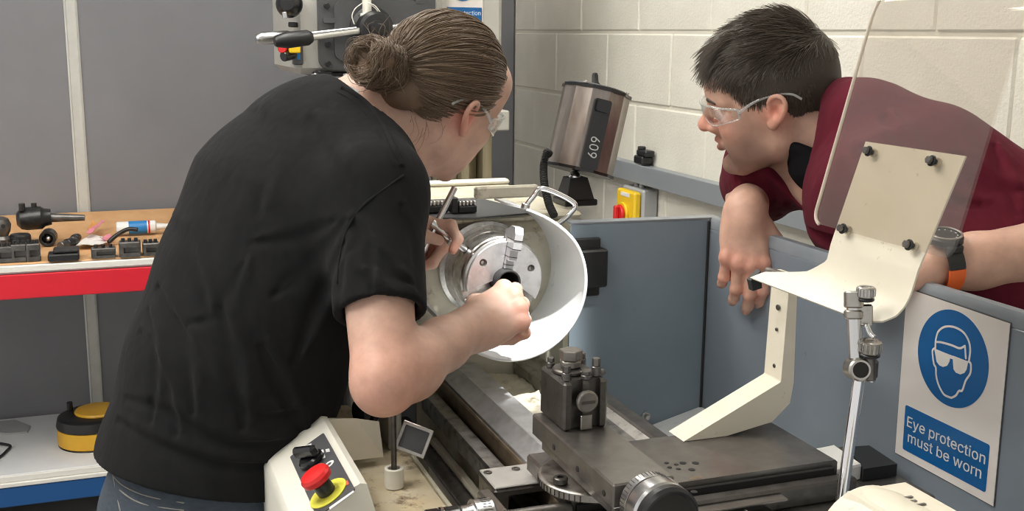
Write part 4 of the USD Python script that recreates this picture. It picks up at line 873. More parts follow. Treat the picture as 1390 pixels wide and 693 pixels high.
obj(st, 'joint_block', bx(J2+RT*.004-V(.006, .008, .012), J2+RT*.018+V(.006, .008, .010), .003), 'steel_dark')
def knob(p, axv, r, h):
    k_ = obj(st, 'clamp_knob', revolve([(0, 0), (r*.9, 0), (r, .001), (r, h-.001), (r*.85, h), (r*.62, h), (r*.58, h-.0015), (0, h-.0015)], p, axv, 36), 'steel_worn', label='knurled clamp knob')
    F_ = frame(axv)
    for i in range(18):
        t = i*2*math.pi/18; e = F_[:, 0]*math.cos(t)+F_[:, 1]*math.sin(t); q = np.asarray(p)+e*(r+.0002); Rk = np.stack([e, np.cross(unit(axv), e), unit(axv)], 1)
        obj(k_, 'knurl', bx((-.001, -.0007, h*.18), (.0007, .0007, h*.85), .0002, Rk, q), 'steel_turned')
    obj(st, 'knob_ring', cyl(np.asarray(p)-unit(axv)*.004, np.asarray(p)-unit(axv)*.0003, r*.98, 28), 'black_plastic')
K2 = onD(1181, 478, 1.172); knob(K2, UP*.95-FW*.3, .0110, .0135)
obj(st, 'knob_post', cyl(K2-UP*.03, K2-UP*.004, .006, 16), 'steel_dark')
J1 = onD(1159, 415, 1.185)
obj(st, 'link', cyl(J2+UP*.010+RT*-.001, J1, .0078, 22), 'chrome_satin', label='short polished link tube')
obj(st, 'link_collar', cyl(J1-UP*.014, J1-UP*.004, .0105, 24), 'steel_worn')
obj(st, 'upper_joint', cyl(J1-UP*.002, J1+UP*.016, .0105, 24), 'steel_worn')
K1 = onD(1175, 403, 1.178); knob(K1, UP*.97-FW*.2, .0095, .0115)
obj(st, 'upper_block', bx(-np.array([.010, .007, .014]), np.array([.008, .007, .010]), .002, np.stack([RT, -FW, UP], 1), onD(1173, 425, 1.185)), 'steel_worn')
obj(st, 'lock_lever', tube([onD(1176, 440, 1.175), onD(1181, 452, 1.17), onD(1187, 458, 1.166)], .0028, 10), 'chrome', True)

# ---------------------------------------------------------------- tailstock
ts = thing('tailstock', 'cream cast tailstock with drill chuck at the right front of the lathe', 'tailstock', loc=(SX, .64, .965))
obj(ts, 'body', cat(revolve([(0, 0), (.040, 0), (.047, .006), (.050, .03), (.050, .16), (.046, .166), (0, .166)], (SX, .715, SZ-.032), (0, -1, 0), 44)), 'cream', label='cream tailstock barrel')
obj(ts, 'top_casting', hull([(SX+x_, y_, z_) for (x_, y_, z_) in ((-.028, .712, 1.118), (.050, .712, 1.118), (-.022, .704, 1.134), (.036, .704, 1.134), (.05, .55, 1.118), (.036, .55, 1.134), (-.028, .55, 1.118), (-.022, .55, 1.134))]), 'cream', label='cream top pad with worn cast lettering')
obj(ts, 'pedestal', hull([(SX-.05, .70, .966), (SX+.05, .70, .966), (SX-.05, .56, .966), (SX+.05, .56, .966), (SX-.035, .70, 1.06), (SX+.035, .70, 1.06), (SX-.035, .56, 1.06), (SX+.035, .56, 1.06)]), 'cream')
for i, w in enumerate((.020, .016, .022)):
    q = onZ(1225+8*i, 676+5*i, 1.1345); obj(ts, 'cast_mark', bx(q-V(w/2, .0015, 0), q+V(w/2, .0015, .0008), .0003), 'tool_grey')
obj(ts, 'quill', cyl((SX, .7155, SZ-.088), (SX, .765, SZ-.088), .021, 32), 'steel_bright')
dk = V(SX, .766, SZ-.088)
obj(ts, 'drill_chuck', revolve([(0, 0), (.014, 0), (.023, .006), (.025, .02), (.025, .045), (.020, .055), (.012, .068), (0, .068)], dk, (0, 1, 0), 36), 'tool_black', label='dark drill chuck')
for k in range(12):
    t = k*math.pi/6; e = V(math.cos(t), 0, math.sin(t)); q = dk+e*.0252+V(0, .030, 0); obj(ts, 'chuck_tooth', bx((-.0012, -.004, -.0016), (.0012, .004, .0016), .0004, np.stack([e, V(0, 1, 0), np.cross(e, V(0, 1, 0))], 1), q), 'chrome_satin')

# ---------------------------------------------------------------- eye protection sign on the splash guard
sp = .9535
sn = thing('safety_sign', 'white and blue eye protection sign with goggled head on the splash guard', 'sign', loc=(sp, 1.03, 1.07))
def g2(x, y, X_=sp): q = onX(x, y, X_); return (-q[1], q[2])
def decal(poly, m, name, lift, d=.0006, lab=None): return obj(sn, name, extrude(poly, d, (sp-lift, 0, 0), (0, -1, 0), (0, 0, 1), (-1, 0, 0)), m, False, label=lab)
edge = Polygon([g2(1231.5, 391), g2(1371.5, 438.8), g2(1348.5, 686.5), g2(1215.4, 613.5)])
decal(edge.buffer(.0012), 'dark_cover', 'backing', -.0009, .0008)
decal(edge, 'sign_white', 'board', .0, .0006, 'white sign board')
cpx = [g2(1245.3, 482), g2(1343.8, 500)]; cpt = [g2(1292, 420.6), g2(1298, 553.5)]
cc_ = ((cpx[0][0]+cpx[1][0])/2, (cpt[0][1]+cpt[1][1])/2); r1, r2_ = (cpx[1][0]-cpx[0][0])/2, (cpt[0][1]-cpt[1][1])/2
decal(Point(cc_).buffer((abs(r1)+abs(r2_))/2, 40), 'sign_blue', 'symbol_disc', .0007, .0004, 'blue mandatory disc')
def cr(pts): return [g2(1190+x/3.85, 350+y/3.85) for x, y in pts]
def cr8(pts): return [g2(1190+x/4.25, 530+y/4.25) for x, y in pts]
lw = .0013
def sl(p, n=6): 
    q = smooth_path(np.array([(a_, b_, 0) for a_, b_ in p]), n); return LineString(q[:, :2]).buffer(lw)
head = unary_union([sl(cr([(312, 468), (314, 425), (328, 382), (362, 358), (410, 360), (458, 387), (486, 432), (494, 480), (488, 532)])),
    sl(cr([(316, 437), (345, 440), (398, 455), (438, 470), (466, 458)])), sl(cr([(466, 458), (469, 490), (471, 522)])),
    sl(cr([(308, 470), (297, 482), (299, 520), (305, 555), (314, 572), (316, 612), (326, 655), (345, 695)])+cr8([(400, 25), (436, 40)])),
    sl(cr8([(436, 40), (462, 26), (480, 0)])+cr([(452, 690), (470, 640), (494, 602), (498, 562), (494, 546), (484, 540)]))])
decal(head, 'sign_ink', 'head_outline', .0012, .0004)
gls = unary_union([Polygon(cr([(308, 474), (390, 507), (384, 540), (372, 560), (352, 566), (334, 558), (320, 540)])), Polygon(cr([(386, 505), (410, 515), (406, 527), (388, 521)])), Polygon(cr([(404, 511), (482, 541), (474, 580), (462, 598), (442, 605), (420, 596), (408, 578)]))]).buffer(.0008).buffer(-.0004)
decal(gls, 'sign_ink', 'goggles', .0012, .0005)
bar = Polygon([g2(1230, 548.5), g2(1344.5, 603.5), g2(1338.5, 668), g2(1226, 608.5)]); decal(bar.buffer(-.003).buffer(.003), 'sign_blue', 'text_panel', .0007, .0004, 'blue text panel')
for (w, xa, xb, ya_, yb_, nm) in (('Eye protection', 1232.2, 1338, 577.5, 630.5, 1), ('must be worn', 1233.3, 1332.5, 598.5, 650, 2)):
    a_, b_ = g2(xa, ya_), g2(xb, yb_)
    obj(sn, 'lettering', words(w, (sp-.0012, -a_[0], a_[1]), (0, -1, 0), (0, 0, 1), height=.0135, width=b_[0]-a_[0], depth=.0004), 'sign_ink', False)

# ================================================================== PEOPLE: a signed distance grid, meshed as one surface
class Field:
    def __init__(s, lo, hi, h):
        s.lo, s.h = np.asarray(lo, float), h; s.n = np.ceil((np.asarray(hi, float)-s.lo)/h).astype(int)+1
        s.g = np.full(s.n, .04, np.float32)
    def sub(s, lo, hi):
        a = np.clip(np.floor((np.asarray(lo)-s.lo)/s.h).astype(int), 0, s.n); b = np.clip(np.ceil((np.asarray(hi)-s.lo)/s.h).astype(int)+1, 0, s.n)
        if (b <= a).any(): return None, None
        ax = [(s.lo[k]+s.h*np.arange(a[k], b[k])).astype(np.float32) for k in range(3)]
        return tuple(slice(a[k], b[k]) for k in range(3)), (ax[0][:, None, None], ax[1][None, :, None], ax[2][None, None, :])
    def put(s, fn, lo, hi, k, op):
        sl, X_ = s.sub(np.asarray(lo)-k-.012, np.asarray(hi)+k+.012)
        if sl is None: return
        d = fn(*X_); o = s.g[sl]
        if op == 'add':
            h = np.maximum(k-np.abs(o-d), 0)/k; s.g[sl] = np.minimum(o, d)-h*h*k/4
        elif op == 'cut':
            d = -d; h = np.maximum(k-np.abs(o-d), 0)/k; s.g[sl] = np.maximum(o, d)+h*h*k/4
        else: s.g[sl] = o+d
    def cone(s, a, b, ra, rb=None, k=.012, op='add'):
        a, b = np.asarray(a, float), np.asarray(b, float); rb = ra if rb is None else rb; ba = b-a; bb = max(ba @ ba, 1e-12)
        def fn(x, y, z):
            t = np.clip(((x-a[0])*ba[0]+(y-a[1])*ba[1]+(z-a[2])*ba[2])/bb, 0, 1)
            return np.sqrt((x-a[0]-t*ba[0])**2+(y-a[1]-t*ba[1])**2+(z-a[2]-t*ba[2])**2)-(ra+(rb-ra)*t)
        r = max(ra, rb); s.put(fn, np.minimum(a, b)-r, np.maximum(a, b)+r, k, op)
    def chain(s, pts, rad, k=.012):
        for i in range(len(pts)-1): s.cone(pts[i], pts[i+1], rad[i], rad[i+1], k)
    def ell(s, c, r, R=None, k=.012, op='add'):
        c, r = np.asarray(c, float), np.asarray(r, float); R = np.eye(3) if R is None else R
        def fn(x, y, z):
            q = [((x-c[0])*R[0, i]+(y-c[1])*R[1, i]+(z-c[2])*R[2, i]) for i in range(3)]
            k0 = np.sqrt(sum((q[i]/r[i])**2 for i in range(3))); k1 = np.sqrt(sum((q[i]/r[i]**2)**2 for i in range(3)))+1e-6
            return k0*(k0-1)/k1
        m = r.max(); s.put(fn, c-m, c+m, k, op)
    def loft(s, a, b, A, B, R, k=.03):
        """tapering elliptic tube: half widths (right, forward) A at a and B at b; R columns right, forward"""
        a, b = np.asarray(a, float), np.asarray(b, float); ba = b-a; bb = ba @ ba; L = math.sqrt(bb); u = ba/L
        r = R[:, 0]-(R[:, 0] @ u)*u; r /= np.linalg.norm(r); f = np.cross(u, r); f = f if f @ R[:, 1] > 0 else -f
        def fn(x, y, z):
            px_, py_, pz_ = x-a[0], y-a[1], z-a[2]; h = px_*u[0]+py_*u[1]+pz_*u[2]; t = np.clip(h/L, 0, 1)
            e = h-np.clip(h, 0, L); w, dd = A[0]+(B[0]-A[0])*t, A[1]+(B[1]-A[1])*t
            q0, q1 = px_*r[0]+py_*r[1]+pz_*r[2], px_*f[0]+py_*f[1]+pz_*f[2]; m = np.minimum(w, dd)
            kk = np.sqrt((q0/w)**2+(q1/dd)**2+(e/m)**2); k1 = np.sqrt((q0/w**2)**2+(q1/dd**2)**2+(e/m**2)**2)+1e-6
            return kk*(kk-1)/k1
        m = max(*A, *B); s.put(fn, np.minimum(a, b)-m, np.maximum(a, b)+m, k, 'add')
    def half(s, p, n, lo, hi, k=.006):
        """cut away what lies beyond the plane (p, n), inside a box"""
        n = unit(n); s.put(lambda x, y, z: -((x-p[0])*n[0]+(y-p[1])*n[1]+(z-p[2])*n[2]), lo, hi, k, 'cut')
    def fold(s, pts, depth, w, n=6):
        """a crease (depth > 0) or ridge (depth < 0) along a line through points near the surface"""
        p = smooth_path(pts, n) if len(pts) > 2 else np.linspace(pts[0], pts[1], n); m = 2.6*w
        sl, X_ = s.sub(p.min(0)-m, p.max(0)+m)
        if sl is None: return
        d2 = None
        for i in range(len(p)-1):
            a, ba = p[i], p[i+1]-p[i]; bb = ba @ ba+1e-12
            t = np.clip(((X_[0]-a[0])*ba[0]+(X_[1]-a[1])*ba[1]+(X_[2]-a[2])*ba[2])/bb, 0, 1)
            q = (X_[0]-a[0]-t*ba[0])**2+(X_[1]-a[1]-t*ba[1])**2+(X_[2]-a[2]-t*ba[2])**2
            tt = (i+t)/(len(p)-1); q = q/np.maximum(np.sin(np.pi*np.clip(tt, .04, .96)), .15)
            d2 = q if d2 is None else np.minimum(d2, q)
        s.g[sl] += depth*np.exp(-d2/(w*w))
    def mesh(s):
        g = s.g; ins = g < 0; n = s.n
        c = np.zeros(n-1, np.uint8)
        for i, j, k in np.ndindex(2, 2, 2): c += ins[i:n[0]-1+i, j:n[1]-1+j, k:n[2]-1+k]
        act = np.argwhere((c > 0) & (c < 8)); idx = np.full(n-1, -1, np.int32); idx[tuple(act.T)] = np.arange(len(act))
        acc, cnt = np.zeros((len(act), 3)), np.zeros(len(act)); cs = list(np.ndindex(2, 2, 2))
        val = {q: g[act[:, 0]+q[0], act[:, 1]+q[1], act[:, 2]+q[2]] for q in cs}
        for q in cs:
            for ax in range(3):
                if q[ax]: continue
                r = list(q); r[ax] = 1; va, vb = val[q], val[tuple(r)]; m = (va < 0) != (vb < 0); t = va[m]/(va[m]-vb[m])
                p = np.tile(np.array(q, float), (m.sum(), 1)); p[:, ax] = t; acc[m] += p; cnt[m] += 1
        v = s.lo+s.h*(act+acc/cnt[:, None]); F = []
        for ax in range(3):
            sl0, sl1 = [slice(1, -1)]*3, [slice(1, -1)]*3; sl0[ax] = slice(0, -1); sl1[ax] = slice(1, None)
            A, B = ins[tuple(sl0)], ins[tuple(sl1)]; e = np.argwhere(A != B); flip = A[tuple(e.T)]
            base = e.copy(); o = [k for k in range(3) if k != ax]
            for k in o: base[:, k] += 1
            def ci(da, db):
                q = base.copy(); q[:, o[0]] += da; q[:, o[1]] += db; return idx[tuple(q.T)]
            quad = np.stack([ci(-1, -1), ci(0, -1), ci(0, 0), ci(-1, 0)], 1)
            fl_ = flip if ax != 1 else ~flip
            quad = np.where(fl_[:, None], quad, quad[:, ::-1]); F.append(quad)
        F = np.vstack(F); F = F[(F >= 0).all(1)]
        return v, np.vstack([F[:, [0, 1, 2]], F[:, [0, 2, 3]]])
    def trimesh(s, keep=True, smooth=0):
        v, f = s.mesh(); m = trimesh.Trimesh(v, f, process=False)
        if keep:
            lab = trimesh.graph.connected_component_labels(m.face_adjacency, node_count=len(f)); big = np.bincount(lab)
            m.update_faces(np.isin(lab, np.nonzero(big > max(400, .04*big.max()))[0])); m.remove_unreferenced_vertices()
        if smooth: trimesh.smoothing.filter_taubin(m, iterations=smooth)
        return m

def hand(F, wrist, fwd, back, right, sc=1.0, curl=None, thumb=None, spread=1.0):
    """palm, four unequal jointed fingers and a thumb; fwd: towards the knuckles, back: out of the back of the hand. Returns joint points."""
    f = unit(fwd); b = unit(np.asarray(back)-(np.asarray(back) @ f)*f); t = np.cross(b, f)*(1 if right else -1)
    L = lambda x, y, z: np.asarray(wrist)+sc*(x*f+y*t+z*b)
    K = [(.090, .029, .001), (.094, .009, .004), (.089, -.012, .002), (.080, -.031, -.003)]
    R0 = [.0105, .0108, .0104, .0092]
    for k, r in zip(K, R0): F.cone(L(.006, k[1]*.55, -.003), L(*k), .0135*sc, r*sc*1.08, .016)
    F.ell(L(.045, 0, -.008), (.045*sc, .035*sc, .0125*sc), np.stack([f, t, b], 1), .015)
    F.ell(L(.038, .024, -.013), (.030*sc, .014*sc, .014*sc), np.stack([unit(f+.35*t), unit(t-.35*f), b], 1), .012)
    F.ell(L(.040, -.026, -.012), (.034*sc, .012*sc, .014*sc), np.stack([f, t, b], 1), .012)
    lens = [(.044, .027, .021), (.049, .031, .022), (.045, .029, .021), (.035, .021, .019)]
    curl = curl or [(35, 45, 30)]*4; spr = [6, 1, -5, -12]; out = {}
    for i in range(4):
        p = L(*K[i]); a = 0.0; s_ = math.radians(spr[i]*spread); d0 = f*math.cos(s_)+t*math.sin(s_); pts, rad = [p], [R0[i]*sc]
        for j in range(3):
            a += math.radians(curl[i][j]); d = d0*math.cos(a)-b*math.sin(a); p = p+d*lens[i][j]*sc; pts.append(p); rad.append(R0[i]*sc*(.93, .86, .74)[j])
        F.chain(pts, rad, .004); F.ell(pts[0]+b*.002*sc, (.011*sc,)*3, None, .008); F.ell(pts[1]+b*.0008*sc, (rad[1]*1.08,)*3, None, .004)
        out[i] = pts
    tp_ = thumb or [(.022, .024, -.012), (.052, .046, -.016), (.078, .050, -.020), (.102, .047, -.024)]
    q = [L(*p) for p in tp_]; F.chain(q, [.0135*sc, .0125*sc, .0112*sc, .0088*sc], .007); out['t'] = q
    return out, (f, t, b)

def head(F, c, R, sc=1.0, jaw=1.0, nose=1.0):
    H = lambda x, y, z: np.asarray(c)+sc*(R @ V(x, y, z))
    e = lambda p, r, k=.012, op='add', Q=None: F.ell(H(*p), np.array(r)*sc, R if Q is None else R @ Q, k, op)
    k_ = lambda p, q, a, b_=None, kk=.01, op='add': F.cone(H(*p), H(*q), a*sc, (b_ if b_ is not None else a)*sc, kk, op)
    e((-.014, 0, .038), (.099, .077, .086), .01)
    e((.024, 0, -.022), (.066, .062, .083), .03)
    for s in (-1, 1):
        k_((-.003, .0515*s, -.058), (.066, .020*s, -.097), .0170*jaw, .0165*jaw, .02)
        k_((-.006, .056*s, .0), (-.003, .0515*s, -.058), .017, .0170*jaw, .025)
        e((.062, .040*s, -.018), (.024, .022, .020), .02)
        k_((.083, .012*s, .028), (.066, .046*s, .026), .0105, .010, .014)
        e((.050, .034*s, -.055), (.030, .020, .030), .03)
    e((.085, 0, -.097), (.018, .022, .017), .014)
    e((.070, 0, .058), (.030, .050, .036), .03)
    for s in (-1, 1): e((.100, .033*s, .006), (.022, .017, .012), .014, 'cut')
    for s in (-1, 1): e((.0785, .033*s, .006), (.0135, .0145, .0135), .004)
    for s in (-1, 1):
        k_((.0905, .020*s, .004), (.088, .045*s, .006), .0035, .003, .005); k_((.089, .021*s, .016), (.086, .045*s, .014), .0045, .004, .006)
    k_((.090, 0, .022), (.1135*nose, 0, -.016), .0085, .0105, .012)
    e((.112*nose, 0, -.019), (.0125, .0115, .0105), .008)
    for s in (-1, 1): e((.101, .0125*s, -.0235), (.0105, .0075, .008), .007)
    for s in (-1, 1): e((.106, .0065*s, -.031), (.006, .0038, .004), .003, 'cut')
    k_((.094, -.006, -.034), (.094, .006, -.034), .007, None, .012)
    for s in (-1, 1):
        k_((.0985, 0, -.0495), (.084, .024*s, -.056), .0068, .0045, .006)
        k_((.0965, 0, -.0605), (.084, .022*s, -.057), .0078, .0045, .006)
    k_((.1035, -.016, -.0548), (.1035, .016, -.0548), .0028, None, .004, 'cut')
    for s in (-1, 1):
        tilt = np.array([[.96, 0, -.28], [0, 1, 0], [.28, 0, .96]])
        ea = lambda x, y, z: (V(-.010, .0750*s, .002)+tilt @ V(x*.88, y*s, z*.86))
        rimp = [ea(*p) for p in ((.008, .002, .004), (.012, .006, .018), (.006, .011, .030), (-.006, .015, .033), (-.016, .017, .024), (-.018, .016, .008), (-.012, .013, -.010), (-.004, .008, -.022), (.004, .004, -.028), (.008, .002, -.022))]
        rp = smooth_path(rimp, 3); Q = tilt @ np.array([[1, 0, 0], [0, 1, 0], [0, 0, 1]])
        F.ell(H(*ea(-.004, .008, .004)), np.array((.0145, .0036, .0255))*sc, R @ tilt @ np.array([[.93, .37*s, 0], [-.37*s, .93, 0], [0, 0, 1]]), .006)
        for i in range(len(rp)-1): F.cone(H(*rp[i]), H(*rp[i+1]), .0036*sc, None, .002)
        F.ell(H(*ea(.001, .006, -.026)), np.array((.007, .005, .008))*sc, R, .005)
        for i, (p, q) in enumerate((((-.010, .0115, .020), (-.010, .0125, .0)), ((-.010, .0125, 0), (-.003, .010, -.014)))): F.cone(H(*ea(*p)), H(*ea(*q)), .0032*sc, None, .004)
        F.ell(H(*ea(.001, .0125, .002)), np.array((.0075, .0085, .0115))*sc, R @ tilt, .003, 'cut'); F.ell(H(*ea(-.004, .0155, .018)), np.array((.0075, .0055, .0085))*sc, R @ tilt, .003, 'cut')
    return H
def eyes(parent, H, R, sc=1.0):
    for s in (-1, 1):
        c = H(.0800, .033*s, .0075); ey = obj(parent, 'eye', trimesh.creation.icosphere(3, .0118*sc).apply_translation(c), 'eye_white', True)
        d = R @ unit(V(1, 0, -.12)); obj(ey, 'iris', cyl(c+d*.0104*sc, c+d*.0121*sc, .0056*sc, 20), 'eye_iris', True)
def glasses(name, lab, H, R, sc, zoff=0.0):
    P_ = lambda x, y, z: H(x, y, z+zoff)
    t = thing(name, lab, 'safety glasses', loc=H(.1, 0, zoff))
    A_ = np.radians(np.linspace(-78, 78, 41)); ri = []
    for o in (0, .002):
        for zz, dx in ((.019, .0), (.008, .0015), (-.004, .0005), (-.015, -.003)):
            cut = np.where(zz < -.01, -.006*np.cos(A_*2.6)*(np.abs(A_) < .6), 0)
            ri.append([P_((.030+(.082+o+dx)*math.cos(a)), (.0735+o)*math.sin(a)/math.sin(math.radians(78))*.985, (zz-.004)*(1-.50*np.clip((abs(a)-.75)/.6, 0, 1))+.004+c_) for a, c_ in zip(A_, -cut)])
    ri = np.array(ri); n = 41; v = ri.reshape(-1, 3); ff = []
    for k in range(3):
        for i in range(n-1):
            a0, b0_ = k*n+i, (k+1)*n+i; ff += [[a0, b0_, b0_+1], [a0, b0_+1, a0+1]]; a0 += 4*n; b0_ += 4*n; ff += [[a0, b0_+1, b0_], [a0, a0+1, b0_+1]]
    obj(t, 'lens', trimesh.Trimesh(v, ff, process=False), 'lens_clear', True)
    obj(t, 'brow_bar', tube(ri[4], .0021*sc, 8, smooth=False), 'frame_clear', True)
    obj(t, 'lower_rim', tube(ri[7], .0012*sc, 6, smooth=False), 'frame_clear', True)
    for s, i in ((-1, 0), (1, n-1)):
        obj(t, 'side_shield', tube([ri[4][i], (ri[4][i]+ri[7][i])/2, ri[7][i]], .0022*sc, 8), 'frame_clear', True)
        obj(t, 'temple_arm', tube([ri[4][i]*.6+ri[7][i]*.4, P_(.02, .0785*s, .018), P_(-.012, .0815*s, .0235), P_(-.040, .0825*s, .020), P_(-.055, .082*s, .008)], [.0034*sc, .0024*sc, .0022*sc, .002*sc, .0022*sc], 8), 'frame_clear', True)
    return t
clear('frame_clear', (.86, .87, .86), .07, haze=.22, hazec=(.85, .85, .84))

def tints(v, spots, base=(1, 1, 1)):
    c = np.tile(np.array(base, float), (len(v), 1))
    for p, r, col in spots:
        w = np.exp(-((v-p)**2).sum(1)/(r*r))[:, None]; c = c*(1-w)+c*np.array(col)*w
    return c
RED = (1.12, .74, .70)

# ------------------------------------------------------------------ man in black
h1 = V(.484, 1.640, 1.399); F1 = unit(V(.819, .474, -.323)); U1 = unit(V(.443, -.166, .881)-F1*(V(.443, -.166, .881) @ F1)); R1 = np.stack([F1, np.cross(U1, F1), U1], 1)
sR, eR, wR = onD(506, 262, 1.52), onD(522, 516, 1.40), onD(630, 449, 1.57)
sL, eL, wL = V(.345, 1.835, 1.285), V(.335, 1.90, 1.03), onD(505, 309, 1.745)
neck1 = onD(505, 165, 1.655); hip1 = onD(272, 640, 1.65)
rr1, ff1 = V(.5, -.866, 0), V(.866, .5, 0); RB1 = np.stack([rr1, ff1], 1)
Fk = Field((.02, 1.22, .78), (.74, 2.02, 1.56), .0024)
tor = [(onD(272, 640, 1.65), (.145, .105)), (onD(320, 500, 1.64), (.145, .11)), (onD(365, 380, 1.635), (.155, .105)), (onD(405, 270, 1.635), (.165, .10)), (onD(440, 195, 1.64), (.13, .075))]
for (a, A_), (b, B_) in zip(tor[:-1], tor[1:]): Fk.loft(a, b, A_, B_, RB1, .03)
sk0 = h1+R1 @ V(-.035, 0, -.050)
Fk.cone(tor[-1][0]+V(.02, 0, 0), sk0, .070, .058, .04); Fk.cone(onD(455, 185, 1.64), onD(512, 130, 1.66), .066, .050, .03); Fk.cone(neck1+V(.04, .0, -.05), h1+R1 @ V(.01, 0, -.075), .055, .046, .03)
Hd1 = head(Fk, h1, R1, 1.0)
for (a, b, c, q) in ((sR, eR, wR, 1), (sL, eL, wL, -1)):
    Fk.cone(tor[-1][0], a, .06, .055, .03); Fk.cone(a, a+(b-a)*.45, .052, .048, .02); Fk.cone(a+(b-a)*.45, b, .048, .040, .02)
    m_ = b+(c-b)*.28; Fk.cone(b, m_, .040, .044, .02); Fk.cone(m_, b+(c-b)*.72, .044, .034, .02); Fk.cone(b+(c-b)*.72, c, .035, .0275, .02)
Fk.ell(eR+unit(eR-(sR+wR)/2)*.014, (.026,)*3, None, .02)
hR, fr = hand(Fk, wR, RT*.80+UP*.42+FW*.42, -FW*.80+UP*.35-RT*.10, True, 1.0, [(48, 52, 28), (62, 70, 40), (70, 78, 45), (74, 80, 45)],
              [(.022, .022, -.014), (.050, .040, -.022), (.076, .040, -.034), (.098, .030, -.048)])
Fk.cone(wR-unit(wR-eR)*.01, wR+fr[0]*.02, .0275, .024, .02)
gripd = unit(RT*.97-UP*.02+FW*.10)
hL, fl_ = hand(Fk, wL, gripd, UP*.90+FW*.30, False, .92, [(8, 55, 50), (58, 62, 40), (62, 66, 40), (66, 66, 40)], [(.030, .022, -.012), (.060, .036, -.018), (.088, .038, -.026), (.114, .032, -.031)])
m1 = Fk.trimesh()
vv = np.asarray(m1.vertices)
sp1 = [(h1+R1 @ V(-.012, -.082, .004), .03, (1.12, .70, .66)), (h1+R1 @ V(.11, 0, -.02), .02, RED), (h1+R1 @ V(.095, 0, -.055), .014, (1.0, .62, .62)), (eR, .06, (1.02, .80, .76))]
sp1 += [(hR[i][0], .014, RED) for i in range(4)]+[(hR[i][1], .010, RED) for i in range(4)]+[(hL[i][3], .012, RED) for i in range(4)]
man1 = thing('person', 'person in black t-shirt and jeans bending over the chuck, hair tied in a bun', 'person', loc=(.15, 1.68, FLOOR))
obj(man1, 'body', m1, 'skin_fair', True, tint=tints(vv, sp1))
eyes(man1, Hd1, R1)
for i in range(4):
    for hd, fr_ in ((hR, fr), (hL, fl_)):
        pass
# t-shirt
Ft = Field((-.12, 1.25, .70), (.62, 2.05, 1.44), .0034)
tsr = [(onD(262, 690, 1.65), (.160, .128)), (onD(272, 630, 1.65), (.162, .128)), (onD(318, 500, 1.64), (.166, .138)), (onD(362, 380, 1.635), (.178, .130)), (onD(402, 275, 1.635), (.186, .120)), (onD(438, 200, 1.64), (.150, .092))]
for (a, A_), (b, B_) in zip(tsr[:-1], tsr[1:]): Ft.loft(a, b, A_, B_, RB1, .05)
hemR = sR+(eR-sR)*.66
for (a, b) in ((sR, hemR+unit(eR-sR)*.03), (sL, sL+(eL-sL)*.7)):
    Ft.cone(tsr[-1][0]+V(.02, 0, 0), a, .078, .070, .06); Ft.cone(a, b, .068, .060, .03)
ua = unit(eR-sR)
Ft.half(hemR, ua, hemR-V(.09, .09, .02), hemR+V(.09, .09, .10), .004)
Ft.cone(hemR-ua*.03, hemR+ua*.06, .049, .052, .004, 'cut')
Ft.half(onD(275, 636, 1.65), V(-.20, -.10, -1), (-.3, 1.2, .5), (.6, 2.1, .98), .004)
cp1, cp2, cp3 = onD(461, 117, 1.63), onD(521, 167, 1.575), onD(551, 226, 1.655)
cn = np.cross(cp2-cp1, cp3-cp1); cn = unit(cn if cn @ (h1-cp2) > 0 else -cn); nax = unit(sk0-tor[-1][0]); ncn = (tor[-1][0]+sk0)/2
def collar_cut(x, y, z):
    pl_ = -((x-cp2[0])*cn[0]+(y-cp2[1])*cn[1]+(z-cp2[2])*cn[2]); q = (x-ncn[0], y-ncn[1], z-ncn[2]); h_ = q[0]*nax[0]+q[1]*nax[1]+q[2]*nax[2]
    return np.maximum(pl_, np.sqrt(np.maximum(q[0]**2+q[1]**2+q[2]**2-h_**2, 0))-.105)
Ft.put(collar_cut, ncn-.2, ncn+.2, .004, 'cut')
def surf(F, x, y, d0=1.2, d1=1.72, inset=.0):
    s = np.arange(d0, d1, .0015); p = EYE+s[:, None]*ray(x, y); i = np.rint((p-F.lo)/F.h).astype(int); ok = ((i >= 0) & (i < F.n)).all(1)
    v = np.ones(len(s)); v[ok] = F.g[tuple(i[ok].T)]; h = np.nonzero(v < 0)[0]
    return EYE+(s[h[0]]+inset)*ray(x, y) if len(h) else None
def S_(x, y, d): return (x, y)
def press(F, pts, dep, w, d0=1.2, d1=1.9):
    """a fold drawn along the garment's own surface, with a soft ridge beside it"""
    q = smooth_path(np.array([(a, b, 0) for a, b in pts], float), 6); h = [surf(F, a, b, d0, d1) for a, b, _ in q]; h = [p for p in h if p is not None]
    if len(h) < 4: return
    h = np.array(h); jump = np.linalg.norm(np.diff(h, axis=0), axis=1)
    if jump.max() > .06: h = h[:np.argmax(jump > .06)+1]
    if len(h) < 4: return
    n = len(h); h = h[np.linspace(0, n-1, min(n, 9)).astype(int)]
    F.fold(h, dep, w, 2); F.fold(h+(RT*.55+UP*.45)*w*1.7, -dep*.8, w*1.1, 2)
FOLDS1 = []
